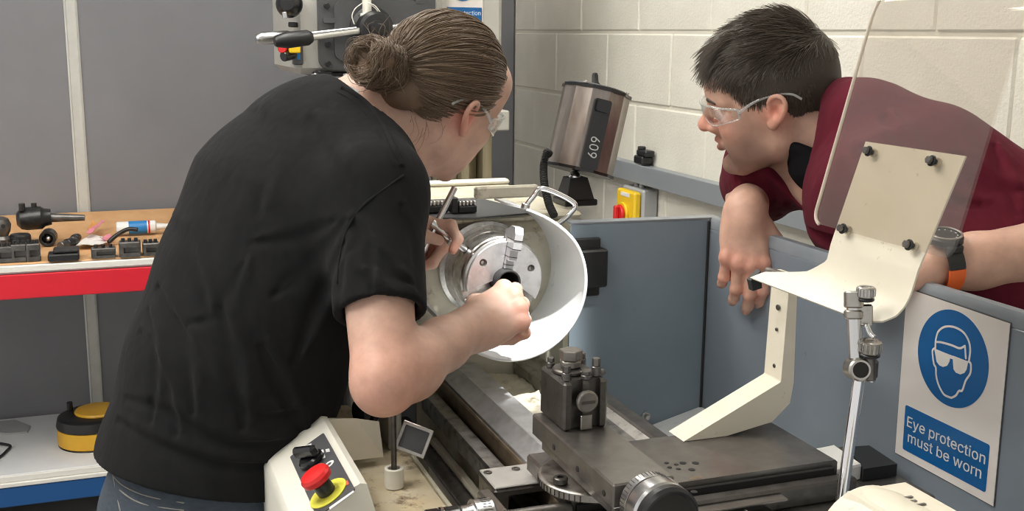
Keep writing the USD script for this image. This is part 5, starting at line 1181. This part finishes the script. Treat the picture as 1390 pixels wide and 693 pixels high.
# folds: radiating from the armpit, along the side and across the waist
for pts, dep, w in (
    ([S_(470, 300, 1.47), S_(420, 360, 1.47), S_(372, 400, 1.49)], .007, .011), ([S_(468, 330, 1.47), S_(430, 420, 1.47), S_(400, 490, 1.49)], .009, .012),
    ([S_(465, 360, 1.47), S_(452, 450, 1.48), S_(440, 530, 1.50)], .008, .012), ([S_(455, 300, 1.46), S_(400, 320, 1.47), S_(340, 330, 1.49)], .004, .011),
    ([S_(215, 390, 1.56), S_(250, 470, 1.52), S_(262, 560, 1.50)], .006, .012), ([S_(190, 450, 1.58), S_(225, 520, 1.53), S_(240, 590, 1.51)], .006, .010),
    ([S_(300, 420, 1.50), S_(320, 500, 1.49), S_(330, 580, 1.49)], .005, .013), ([S_(170, 540, 1.58), S_(230, 560, 1.52), S_(300, 600, 1.50), S_(380, 600, 1.51)], .006, .011),
    ([S_(160, 570, 1.58), S_(220, 605, 1.52), S_(300, 630, 1.50), S_(390, 630, 1.52)], .007, .010), ([S_(240, 430, 1.52), S_(290, 520, 1.49), S_(340, 560, 1.49), S_(400, 560, 1.50)], .005, .012),
    ([S_(355, 470, 1.49), S_(390, 540, 1.49), S_(410, 590, 1.51)], .007, .011), ([S_(330, 360, 1.49), S_(300, 420, 1.50), S_(255, 440, 1.53)], .004, .012),
    ([S_(500, 330, 1.42), S_(530, 370, 1.41), S_(560, 385, 1.43)], .005, .009), ([S_(485, 370, 1.42), S_(520, 400, 1.40), S_(565, 412, 1.42)], .005, .009),
    ([S_(478, 300, 1.45), S_(500, 340, 1.42), S_(505, 420, 1.41)], .005, .009), ([S_(545, 280, 1.47), S_(560, 330, 1.45), S_(568, 390, 1.44)], .004, .009),
    ([S_(230, 300, 1.58), S_(260, 340, 1.54), S_(280, 420, 1.51)], .004, .014), ([S_(345, 150, 1.60), S_(360, 210, 1.54), S_(350, 290, 1.51)], .003, .018),
    ([S_(420, 160, 1.56), S_(440, 200, 1.52), S_(470, 250, 1.48)], .003, .012), ([S_(200, 420, 1.58), S_(212, 500, 1.55), S_(205, 570, 1.55)], .006, .010)):
    press(Ft, pts, dep*.95, w)
mt_ = Ft.trimesh()
ts_ = obj(man1, 't_shirt', mt_, 'shirt_black', True, label='plain black short-sleeved t-shirt')
def seam(parent, F, pts, r, m, name, d0=1.2, d1=1.72, inset=.0005):
    q = smooth_path(np.array([(a, b, 0) for a, b in pts], float), 6); h = [surf(F, a, b, d0, d1, inset) for a, b, _ in q]; h = np.array([p for p in h if p is not None])
    if len(h) > 3:
        for _ in range(2): h[1:-1] = (h[:-2]+2*h[1:-1]+h[2:])/4
        obj(parent, name, tube(h, r, 8, smooth=False), m, True)
seam(ts_, Ft, [(462, 119), (478, 126), (498, 141), (513, 160), (526, 184), (536, 206), (545, 226)], .0045, 'shirt_black', 'collar_rib')
seam(ts_, Ft, [(452, 122), (474, 134), (492, 149), (506, 168), (518, 190), (529, 212), (538, 232)], .0016, 'shirt_black', 'collar_seam')
seam(ts_, Ft, [(548, 238), (520, 258), (492, 280), (472, 310), (462, 345), (458, 385)], .0022, 'shirt_black', 'sleeve_seam')
seam(ts_, Ft, [(471, 440), (498, 440), (530, 434), (573, 424)], .0016, 'shirt_black', 'hem_stitch')
e1_, e2_ = frame(ua)[:, 0], frame(ua)[:, 1]
def ringpts(c, n, rx, ry=None, k=36, ph=0): 
    F_ = frame(n); ry = ry or rx; t = np.linspace(0, 2*np.pi, k+1)+ph; return np.array(c)+np.cos(t)[:, None]*F_[:, 0]*rx+np.sin(t)[:, None]*F_[:, 1]*ry
# jeans and shoes
Fj = Field((-.10, 1.35, FLOOR), (.42, 2.02, .90), .006)
hj = onD(270, 660, 1.65); kn = lambda s: V(.16, 1.69, .36)+s*rr1*.11; an = lambda s: V(.10, 1.70, -.03)+s*rr1*.12
Fj.loft(hj+V(.012, 0, .05), hj+V(-.005, 0, -.05), (.152, .118), (.165, .125), RB1, .03)
for s in (-1, 1):
    Fj.cone(hj+rr1*s*.075+V(0, 0, -.07), kn(s), .098, .072, .04); Fj.cone(kn(s), an(s), .072, .058, .03)
Fj.half(hj+V(0, 0, .045), (0, 0, 1), (-.2, 1.2, .7), (.6, 2.1, 1), .004)
jn = obj(man1, 'jeans', Fj.trimesh(), 'denim', True, label='dark blue denim jeans')
def late_seams():
    for pts, nm in (([(147, 623), (152, 639), (163, 692), (166, 720)], 'side_seam'), ([(154, 646), (168, 659), (200, 673), (250, 682)], 'pocket_stitch'), ([(158, 660), (176, 675), (200, 685), (250, 692)], 'pocket_stitch')): seam(jn, Fj, pts, .0011, 'denim_seam', nm, 1.3, 1.95, -.0004)
late_seams()
for s in (-1, 1):
    a = an(s); obj(man1, 'shoe', hull([a+V(0, 0, -.0)+ff1*x+rr1*y+V(0, 0, z) for x, y, z in ((-.09, -.03, -.088), (-.09, .03, -.088), (.06, -.045, -.088), (.06, .045, -.088), (.17, -.03, -.088), (.17, .03, -.088), (-.085, -.028, .01), (-.085, .028, .01), (.05, -.035, .0), (.05, .035, .0), (.16, -.025, -.055), (.16, .025, -.055))]), 'shoe_leather', 30)
# hair: cap, strands combed back to the bun
def hair1_r(d): return 1/np.sqrt((d[:, 0]/.099)**2+(d[:, 1]/.077)**2+(d[:, 2]/.086)**2)
C0 = V(-.014, 0, .038); bun = V(-.140, -.004, .012)
def on_scalp(d, off): d = d/np.linalg.norm(d, axis=1, keepdims=True); return C0+d*(hair1_r(d)[:, None]+off)
def hairline(p):
    x, y, z = p[:, 0], np.abs(p[:, 1]), p[:, 2]
    return np.interp(x, [-.12, -.075, -.035, -.012, .010, .030, .055, .075, .09], [-.040, -.046, -.022, .028, .028, .020, .052, .080, .10])
g = RNG.normal(size=(15000, 3)); P_ = on_scalp(g, .0); keep = P_[:, 2] > hairline(P_)+RNG.normal(0, .003, len(P_)); P_ = P_[keep][:3600]
bd = unit(bun-C0); strands = []
for p in P_:
    d = unit(p-C0); ang = math.acos(np.clip(d @ bd, -1, 1)); n = max(5, int(ang/math.pi*22)); t = np.linspace(0, 1, n)
    ax_ = np.cross(d, bd); 
    if np.linalg.norm(ax_) < 1e-4: continue
    ax_ = unit(ax_); th_ = t*(ang-.16)
    pts = np.cos(th_)[:, None]*d+np.sin(th_)[:, None]*np.cross(ax_, d); lift = .003+.005*np.sin(np.pi*np.minimum(t*1.1, 1))+RNG.uniform(-.0012, .0022)
    wob = .004*meshkit.noise(np.stack([t*3, np.full(n, d[1]*9), np.full(n, d[2]*9)], 1), 3)[:, None]*np.array(ax_)
    q = on_scalp(pts, np.minimum(lift, .011)[:, None] if np.ndim(lift) else lift)+wob+.0035*math.sin(40*d[1]+25*d[2])*np.sin(np.pi*t)[:, None]*unit(C0*0+d)
    strands.append(h1+(q @ R1.T))
hp = obj(man1, 'scalp_hair', (lambda: (lambda Fh: Fh.trimesh())((lambda Fh: (Fh.ell(h1+R1 @ C0, (.1035, .0815, .0905), R1, .004), Fh.ell(h1+R1 @ V(-.088, 0, -.008), (.032, .05, .04), R1, .02), 
     Fh.half(h1+R1 @ V(.062, 0, .085), R1 @ V(.62, 0, -.78), h1-.2, h1+.2, .012), Fh.half(h1+R1 @ V(-.035, 0, -.022), R1 @ V(.25, 0, -.97), h1-.2, h1+.2, .012), Fh.half(h1+R1 @ V(.006, 0, .022), R1 @ V(.9, 0, -.45), h1-.2, h1+.2, .016), Fh)[-1])(Field(h1-.17, h1+.17, .0035))))(), 'scalp_brown', True)
curves(man1, 'hair', strands, .00135, 'hair_brown')
# bun
Fb = Field(h1-.26, h1+.12, .003); bc = h1+R1 @ bun
for k in range(7):
    t = k*2*math.pi/7; q = bc+R1 @ V(-.012+.008*math.sin(2.1*k), .021*math.cos(t), .021*math.sin(t)); q2 = bc+R1 @ V(-.008+.01*math.cos(1.7*k), .023*math.cos(t+1.1), .023*math.sin(t+1.1)); Fb.cone(q, q2, .0145, .0125, .004)
Fb.ell(bc+R1 @ V(.012, 0, .002), (.020, .024, .024), R1, .008)
hb = obj(man1, 'hair_bun', Fb.trimesh(), 'scalp_brown', True, label='knotted brown hair bun')
bs = []; ws = []
for k in range(900):
    t0_ = RNG.uniform(0, 6.28); r_ = RNG.uniform(.018, .036); x0_ = RNG.uniform(-.030, .012); span = RNG.uniform(1.2, 3.4); t = np.linspace(t0_, t0_+span, 12)
    tw = RNG.normal(0, .35); pr = .0135*np.sin(t*3.5+k % 7)
    loc = np.stack([x0_+.010*np.sin(t*2+k)+tw*.02*np.cos(t), (r_+pr*.25)*np.cos(t)+.002*np.sin(5*t), (r_+pr*.25)*np.sin(t)], 1); bs.append(bc+loc @ R1.T)
for k in range(60):   # loose ends
    d = unit(RNG.normal(size=3)+V(-.5, -.2, .2)); q = bc+R1 @ (d*.03); t = np.linspace(0, 1, 8)[:, None]; c_ = unit(RNG.normal(size=3)); bs.append(q+R1 @ d*t*RNG.uniform(.012, .04)+c_*.014*np.sin(t*4)*t)
for (x, y, z, n_) in ((-.062, -.062, -.028, 4), (-.08, -.05, -.035, 4), (-.045, -.068, -.015, 2)):   # wisps on the neck
    for k in range(n_):
        q = V(x, y, z)+RNG.normal(0, .005, 3); t = np.linspace(0, 1, 10)[:, None]; dv = V(.1, -.35, -1)+RNG.normal(0, .3, 3); w_ = RNG.uniform(.010, .022)
        ws.append(h1+(q+unit(dv)*t*RNG.uniform(.03, .055)+V(1, .0, .2)*w_*np.sin(t*3.0+.3*k)*t) @ R1.T)
curves(man1, 'neck_wisps', ws, .0006, 'hair_brown')
curves(hb, 'loose_hair', bs, .0011, 'hair_brown')
glasses('safety_glasses', 'clear safety glasses worn by the person in black', Hd1, R1, 1.0, .004)
# white care label at the collar, ring, chuck key
lb = surf(Fk, 478, 124, 1.3, 1.8)-FW*.0025
obj(ts_, 'collar_label', extrude(sbox(-.010, -.005, .010, .005), .001, lb, unit(RT*.9-UP*.42), unit(UP*.8+RT*.3), None), 'label_white', label='white label at the back of the collar')
pr_ = (hR[2][0]*.35+hR[2][1]*.65); dr_ = unit(hR[2][1]-hR[2][0])
t = thing('finger_ring', 'thin silver ring on the ring finger holding the chuck', 'ring', loc=pr_); obj(t, 'band', ring(pr_-dr_*.002, pr_+dr_*.002, .0116, .0100, 28, .0004), 'chrome')
kd = radial(math.radians(140)); kt = V(SX, 1.638, SZ)+kd*.050; kh = V(SX, 1.638, SZ)+kd*.132
key = thing('chuck_key', 'chrome T-handled chuck key fitted into the chuck', 'chuck key', loc=kh)
obj(key, 'shaft', revolve([(0, 0), (.0048, .0), (.0048, .02), (.0055, .022), (.0055, .050), (.0085, .054), (.0085, .088), (.007, .092), (0, .092)], kt, kd, 24), 'chrome_satin')
ta, tb_ = onD(634, 262, np.dot(kh-EYE, FW)+.02), onD(572, 388, np.dot(kh-EYE, FW)-.02); mid = kh
dt = unit(ta-tb_); obj(key, 'handle_bar', cyl(mid-dt*.086, mid+dt*.070, .0050, 18), 'chrome')

# ------------------------------------------------------------------ man in maroon
h2 = V(.980, 1.494, 1.402); F2 = unit(V(-.763, .60, -.241)); U2 = unit(V(-.334, -.046, .941)-F2*(V(-.334, -.046, .941) @ F2)); R2 = np.stack([F2, np.cross(U2, F2), U2], 1)
SC2 = .935
rr2 = unit(V(.42, .9, 0)); ff2 = unit(V(-.9, .42, 0)); RB2 = np.stack([rr2, ff2], 1)
sR2, eR2, wR2 = onD(1050, 222, 1.83), onD(1022, 264, 1.93), onD(1012, 284, 1.725)
sL2, eL2, wL2 = onD(1285, 232, 1.56), onD(1490, 332, 1.47), onD(1262, 362, 1.42)
nb2 = V(1.085, 1.42, 1.325)
Fm = Field((.80, .85, .98), (1.50, 1.86, 1.58), .0025)
sk2 = h2+SC2*(R2 @ V(-.035, 0, -.05))
Fm.cone(nb2, sk2, .066, .060, .04); Fm.cone(nb2+ff2*.006+V(0, 0, -.02), h2+SC2*(R2 @ V(-.012, 0, -.060)), .050, .042, .012)
Fm.ell(nb2+V(.02, -.04, -.06), (.16, .10, .09), np.stack([rr2, ff2, V(0, 0, 1)], 1), .03)
Hd2 = head(Fm, h2, R2, SC2, 1.06, 1.02)
for (a, b, c, tk) in ((sR2, eR2, wR2, .80), (sL2, eL2, wL2, .94)):
    Fm.cone(nb2+V(.02, -.04, -.06), a, .06, .054, .03); Fm.cone(a, b, .052, .043, .02); m_ = b+(c-b)*.3; Fm.cone(b, m_, .043*tk, .047*tk, .02); Fm.cone(m_, b+(c-b)*.75, .047*tk, .036*tk, .02); Fm.cone(b+(c-b)*.75, c, .036*tk, .029*max(tk, .9), .02)
dR = unit(-UP*.97-RT*.02+FW*-.10)
hR2, frR = hand(Fm, wR2, dR, -FW*.92+UP*.2-RT*.06, True, .95, [(20, 32, 16), (23, 34, 16), (26, 35, 17), (30, 38, 18)], [(.026, .034, -.006), (.050, .050, -.010), (.076, .054, -.014), (.098, .048, -.020)], .25)
Fm.cone(wR2-unit(wR2-eR2)*.012, wR2+frR[0]*.02, .029, .025, .02)
dL = unit((wL2-eL2)*V(1, 1, 0)+V(.02, .10, .0))
hL2, frL = hand(Fm, wL2, dL, V(0, 0, 1)+UP*.3-FW*.2, False, 1.0, [(60, 80, 50), (65, 85, 50), (70, 85, 50), (72, 85, 50)])
m2 = Fm.trimesh(); v2 = np.asarray(m2.vertices); HP2 = lambda x, y, z: h2+SC2*(R2 @ V(x, y, z))
STUB_SHADE = (.52, .50, .50)  # stubble tint, deepened to paint shade between jaw and neck
sp2 = [(HP2(.085, .018, -.085), .034, STUB_SHADE), (HP2(.06, .040, -.075), .036, STUB_SHADE), (HP2(.03, .052, -.055), .034, STUB_SHADE), (HP2(.010, .060, -.022), .022, (.78, .76, .76)), (HP2(.10, .0, -.042), .014, (.8, .76, .76)), (HP2(.09, -.02, -.09), .04, STUB_SHADE), (HP2(.02, .035, -.095), .03, STUB_SHADE),
       (HP2(.098, .004, -.055), .011, (1.0, .60, .58)), (HP2(-.010, .080, .004), .026, (1.10, .74, .70)), (HP2(.112, 0, -.02), .018, (1.14, .74, .70)), (HP2(.07, .042, -.02), .02, (1.1, .80, .76)), (HP2(.06, .052, .030), .012, (.8, .75, .7))]
sp2 += [(hR2[i][0], .015, RED) for i in range(4)]+[(hR2[i][1], .011, RED) for i in range(4)]+[(hR2[i][3], .010, (1.1, .8, .76)) for i in range(4)]
man2 = thing('person', 'person in maroon t-shirt leaning on the splash guard behind the clear shield', 'person', loc=(1.3, 1.15, FLOOR))
obj(man2, 'body', m2, 'skin_warm', True, tint=tints(v2, sp2)); eyes(man2, Hd2, R2, SC2)
for s in (-1, 1):
    obj(man2, 'eyebrow', tube([Hd2(.0985, .012*s, .0255), Hd2(.096, .028*s, .0310), Hd2(.084, .046*s, .0265)], [.003, .0036, .0018], 8), 'scalp_dark', True)
Fs = Field((.93, .85, .80), (1.62, 1.88, 1.46), .0036)
t2 = [(V(1.36, 1.13, .88), (.178, .128)), (V(1.28, 1.17, 1.02), (.17, .12)), (V(1.17, 1.25, 1.165), (.18, .125)), (V(1.09, 1.35, 1.265), (.175, .108)), (V(1.085, 1.40, 1.310), (.115, .076))]
for (a, A_), (b, B_) in zip(t2[:-1], t2[1:]): Fs.loft(a, b, A_, B_, RB2, .05)
hemR2, hemL2 = sR2+(eR2-sR2)*.80, sL2+(eL2-sL2)*.86
for a, b, e in ((sR2, hemR2, eR2), (sL2, hemL2, eL2)):
    Fs.cone(t2[-1][0], a, .066, .072, .04); Fs.cone(a, b+unit(e-a)*.02, .070, .066, .04)
    u_ = unit(e-a); Fs.half(b, u_, b-.09, b+.10, .004); Fs.cone(b-u_*.03, b+u_*.05, .053, .056, .004, 'cut')
Fs.cone(nb2+V(.03, -.02, .03), sk2+V(0, 0, .05), .072, .085, .01, 'cut')
Fs.cone(onD(1146, 137, 1.66), onD(1178, 163, 1.62), .034, .050, .04); Fs.cone(onD(1178, 163, 1.62), onD(1258, 192, 1.57), .050, .050, .04)
Fs.cone(nb2+ff2*.062+V(0, 0, -.040)-FW*.012, nb2+ff2*.12+V(0, 0, .04)-FW*.012, .054, .070, .010, 'cut')
Fs.half(V(.984, 1.2, 1.0), (-1, 0, 0), (.9, .8, .8), (1.0, 1.9, 1.2), .006)
for pts, dep, w in (([(1040, 250), (1075, 280), (1110, 320)], .007, .011), ([(1020, 230), (1050, 260), (1060, 310)], .007, .011), ([(1075, 235), (1110, 265), (1120, 300)], .005, .011),
    ([(1150, 200), (1190, 250), (1180, 310)], .006, .013), ([(1250, 240), (1280, 270), (1330, 280)], .006, .011), ([(1300, 210), (1340, 250), (1385, 260)], .005, .011), ([(1200, 160), (1230, 200), (1240, 250)], .005, .012),
    ([(1350, 200), (1365, 240), (1380, 290)], .004, .009), ([(1000, 236), (1012, 262), (1030, 285)], .004, .008)):
    press(Fs, [tuple(p) for p in pts], dep, w)
s2o = obj(man2, 't_shirt', Fs.trimesh(), 'shirt_maroon', True, label='maroon short-sleeved t-shirt')
Fv = Field(nb2-.16, nb2+.16, .004); Fv.loft(t2[3][0]+ff2*.010, t2[4][0]+ff2*.008+V(0, 0, .0), (.15, .100), (.10, .070), RB2, .04); Fv.cone(nb2+ff2*.034-FW*.012, nb2+ff2*.045+V(0, 0, .020)-FW*.012, .074, .066, .02)
Fv.cone(nb2+V(.04, -.03, .0), sk2+V(0.03, -.02, .05), .066, .08, .01, 'cut'); Fv.half(nb2+ff2*.03+V(0, 0, -.004), V(0, 0, 1)-ff2*.35, nb2-.16, nb2+.16, .016)
obj(man2, 'undershirt', Fv.trimesh(), 'vest_black', True, label='black undershirt at the neck')
Fj2 = Field((1.08, .80, FLOOR), (1.62, 1.48, 1.06), .007)
hp2 = V(1.385, 1.12, .88); kn2 = lambda s: V(1.37, 1.12, .40)+s*rr2*.11; an2 = lambda s: V(1.42, 1.10, -.03)+s*rr2*.13
Fj2.loft(V(1.345, 1.14, .95), V(1.39, 1.12, .80), (.142, .092), (.165, .115), RB2, .03)
for s in (-1, 1): Fj2.cone(hp2+rr2*s*.08+V(0, 0, -.08), kn2(s), .095, .072, .04); Fj2.cone(kn2(s), an2(s), .072, .058, .03)
obj(man2, 'trousers', Fj2.trimesh(), 'vest_black', True, label='dark trousers')
for s in (-1, 1):
    a = an2(s); obj(man2, 'shoe', hull([a+ff2*x+rr2*y+V(0, 0, z) for x, y, z in ((-.09, -.03, -.088), (-.09, .03, -.088), (.06, -.045, -.088), (.06, .045, -.088), (.17, -.03, -.088), (.17, .03, -.088), (-.085, -.028, .01), (-.085, .028, .01), (.05, -.035, .0), (.05, .035, .0), (.16, -.025, -.055), (.16, .025, -.055))]), 'shoe_leather', 30)
# short hair
Fh2 = Field(h2-.19, h2+.19, .0035)
Fh2.ell(h2+SC2*(R2 @ V(-.014, 0, .042)), np.array((.1045, .0835, .0925))*SC2, R2, .004); Fh2.ell(h2+SC2*(R2 @ V(.028, 0, .096)), np.array((.066, .062, .036))*SC2, R2, .02)
Fh2.ell(h2+SC2*(R2 @ V(-.085, 0, .002)), np.array((.026, .054, .052))*SC2, R2, .02)
Fh2.half(Hd2(.080, 0, .066), R2 @ V(.70, 0, -.72), h2-.2, h2+.2, .006); Fh2.half(Hd2(-.040, 0, -.022), R2 @ V(.22, 0, -.975), h2-.2, h2+.2, .008); Fh2.half(Hd2(.020, 0, .028), R2 @ V(.85, 0, -.52), h2-.2, h2+.2, .012)
obj(man2, 'scalp_hair', Fh2.trimesh(), 'scalp_dark', True)
g = RNG.normal(size=(40000, 3)); g /= np.linalg.norm(g, axis=1, keepdims=True)
rad = 1/np.sqrt((g[:, 0]/.099)**2+(g[:, 1]/.078)**2+(g[:, 2]/.087)**2); P_ = V(-.014, 0, .038)+g*rad[:, None]
line = np.interp(P_[:, 0], [-.12, -.08, -.035, -.018, -.008, .012, .022, .045, .060, .078, .095], [-.045, -.052, -.030, .020, .026, -.012, .012, .040, .052, .070, .085])
keep = (P_[:, 2] > line+RNG.normal(0, .004, len(P_))); P_, g = P_[keep][:11000], g[keep][:11000]
st2 = []
for p, nrm in zip(P_, g):
    top = np.clip((p[2]-.055)/.05, 0, 1); front = np.clip((p[0]-.0)/.07, 0, 1)
    L_ = (.014+.026*top+.018*top*front)*RNG.uniform(.75, 1.15)
    side = unit(V(.25, 0, -1)) if p[0] > -.06 else unit(V(-.1, 0, -1))
    comb = unit(V(.95, .28, .10))*top+side*(1-top)+V(0, np.sign(p[1])*.1, 0)
    cl = meshkit.noise(np.array([p*42]), 5)[0]-.5; cl2 = meshkit.noise(np.array([p*42+9]), 6)[0]-.5
    comb = unit(comb-(comb @ nrm)*nrm*.85+V(0, cl*1.0, cl2*.5)*(.3+.7*top)+RNG.normal(0, .055, 3))
    n = 7; t = np.linspace(0, 1, n)[:, None]; lift = .20+.34*top+.22*top*front
    q = p+nrm*(.002+.004*top)+L_*(nrm*lift*(t-.45*t*t)+comb*(t*(.45+.55*t)))+V(0, 0, -.006)*front*top*t**3
    st2.append(h2+SC2*(q @ R2.T))
curves(man2, 'hair', st2, .00125, 'hair_dark', .3)
glasses('safety_glasses', 'clear safety glasses worn by the person in maroon', Hd2, R2, SC2, .006)
# watch
wd_ = unit(wL2-eL2); wbk = unit(frL[1]-(frL[1] @ wd_)*wd_); wc = wL2-wd_*.016
wbk = unit(-FW*.40+UP*.80-RT*.15); wbk = unit(wbk-(wbk @ wd_)*wd_)
wt = thing('wrist_watch', 'black wrist watch with orange strap on the arm of the person in maroon', 'watch', loc=wc)
sd2 = np.cross(wd_, wbk)
def band(a0, a1, m, lab=None):
    t = np.radians(np.linspace(a0, a1, 18)); pts = np.array([wc+.0345*(math.cos(a)*wbk+math.sin(a)*sd2) for a in t]); out = []
    v = np.vstack([pts+wd_*s+o*(pts-wc)/.0345 for s, o in ((-.011, 0), (.011, 0), (.011, .003), (-.011, .003))]); n = 18; ff = []
    for k in range(4):
        for i in range(n-1): a_, b_ = k*n+i, ((k+1) % 4)*n+i; ff += [[a_, b_, b_+1], [a_, b_+1, a_+1]]
    ff += [[0, 2*n, n], [0, 3*n, 2*n], [n-1, 2*n-1, 3*n-1], [n-1, 3*n-1, 4*n-1]]
    mm = trimesh.Trimesh(v, ff, process=False); mm.fix_normals(); return obj(wt, 'strap', mm, m, 30, label=lab)
band(75, 285, 'orange_strap', 'orange rubber strap'); band(28, 74, 'black_rubber'); band(286, 332, 'black_rubber')
cs_ = wc+wbk*.0335
obj(wt, 'case', revolve([(0, 0), (.021, 0), (.0225, .002), (.0225, .008), (.020, .011), (.018, .0112), (.0175, .0095), (0, .0095)], cs_, wbk, 40), 'black_plastic', label='black watch case')
obj(wt, 'bezel', ring(cs_+wbk*.0112, cs_+wbk*.0128, .0212, .0178, 40, .0005), 'steel_worn', label='grey metal bezel')
obj(wt, 'dial', cyl(cs_+wbk*.0096, cs_+wbk*.0102, .0174, 36, c=.0002), 'black_gloss')
for k in range(12):
    a = k*math.pi/6; e = wd_*math.cos(a)+sd2*math.sin(a); obj(wt, 'hour_mark', cyl(cs_+e*.0145+wbk*.0103, cs_+e*.0145+wbk*.0106, .0011, 8, c=.0001), 'label_white')
obj(wt, 'lug', bx((-.011, -.004, 0), (.011, .004, .010), .002, np.stack([wd_, sd2, wbk], 1), cs_+sd2*.023-wbk*.006), 'black_plastic'); obj(wt, 'lug', bx((-.011, -.004, 0), (.011, .004, .010), .002, np.stack([wd_, sd2, wbk], 1), cs_-sd2*.023-wbk*.006), 'black_plastic')
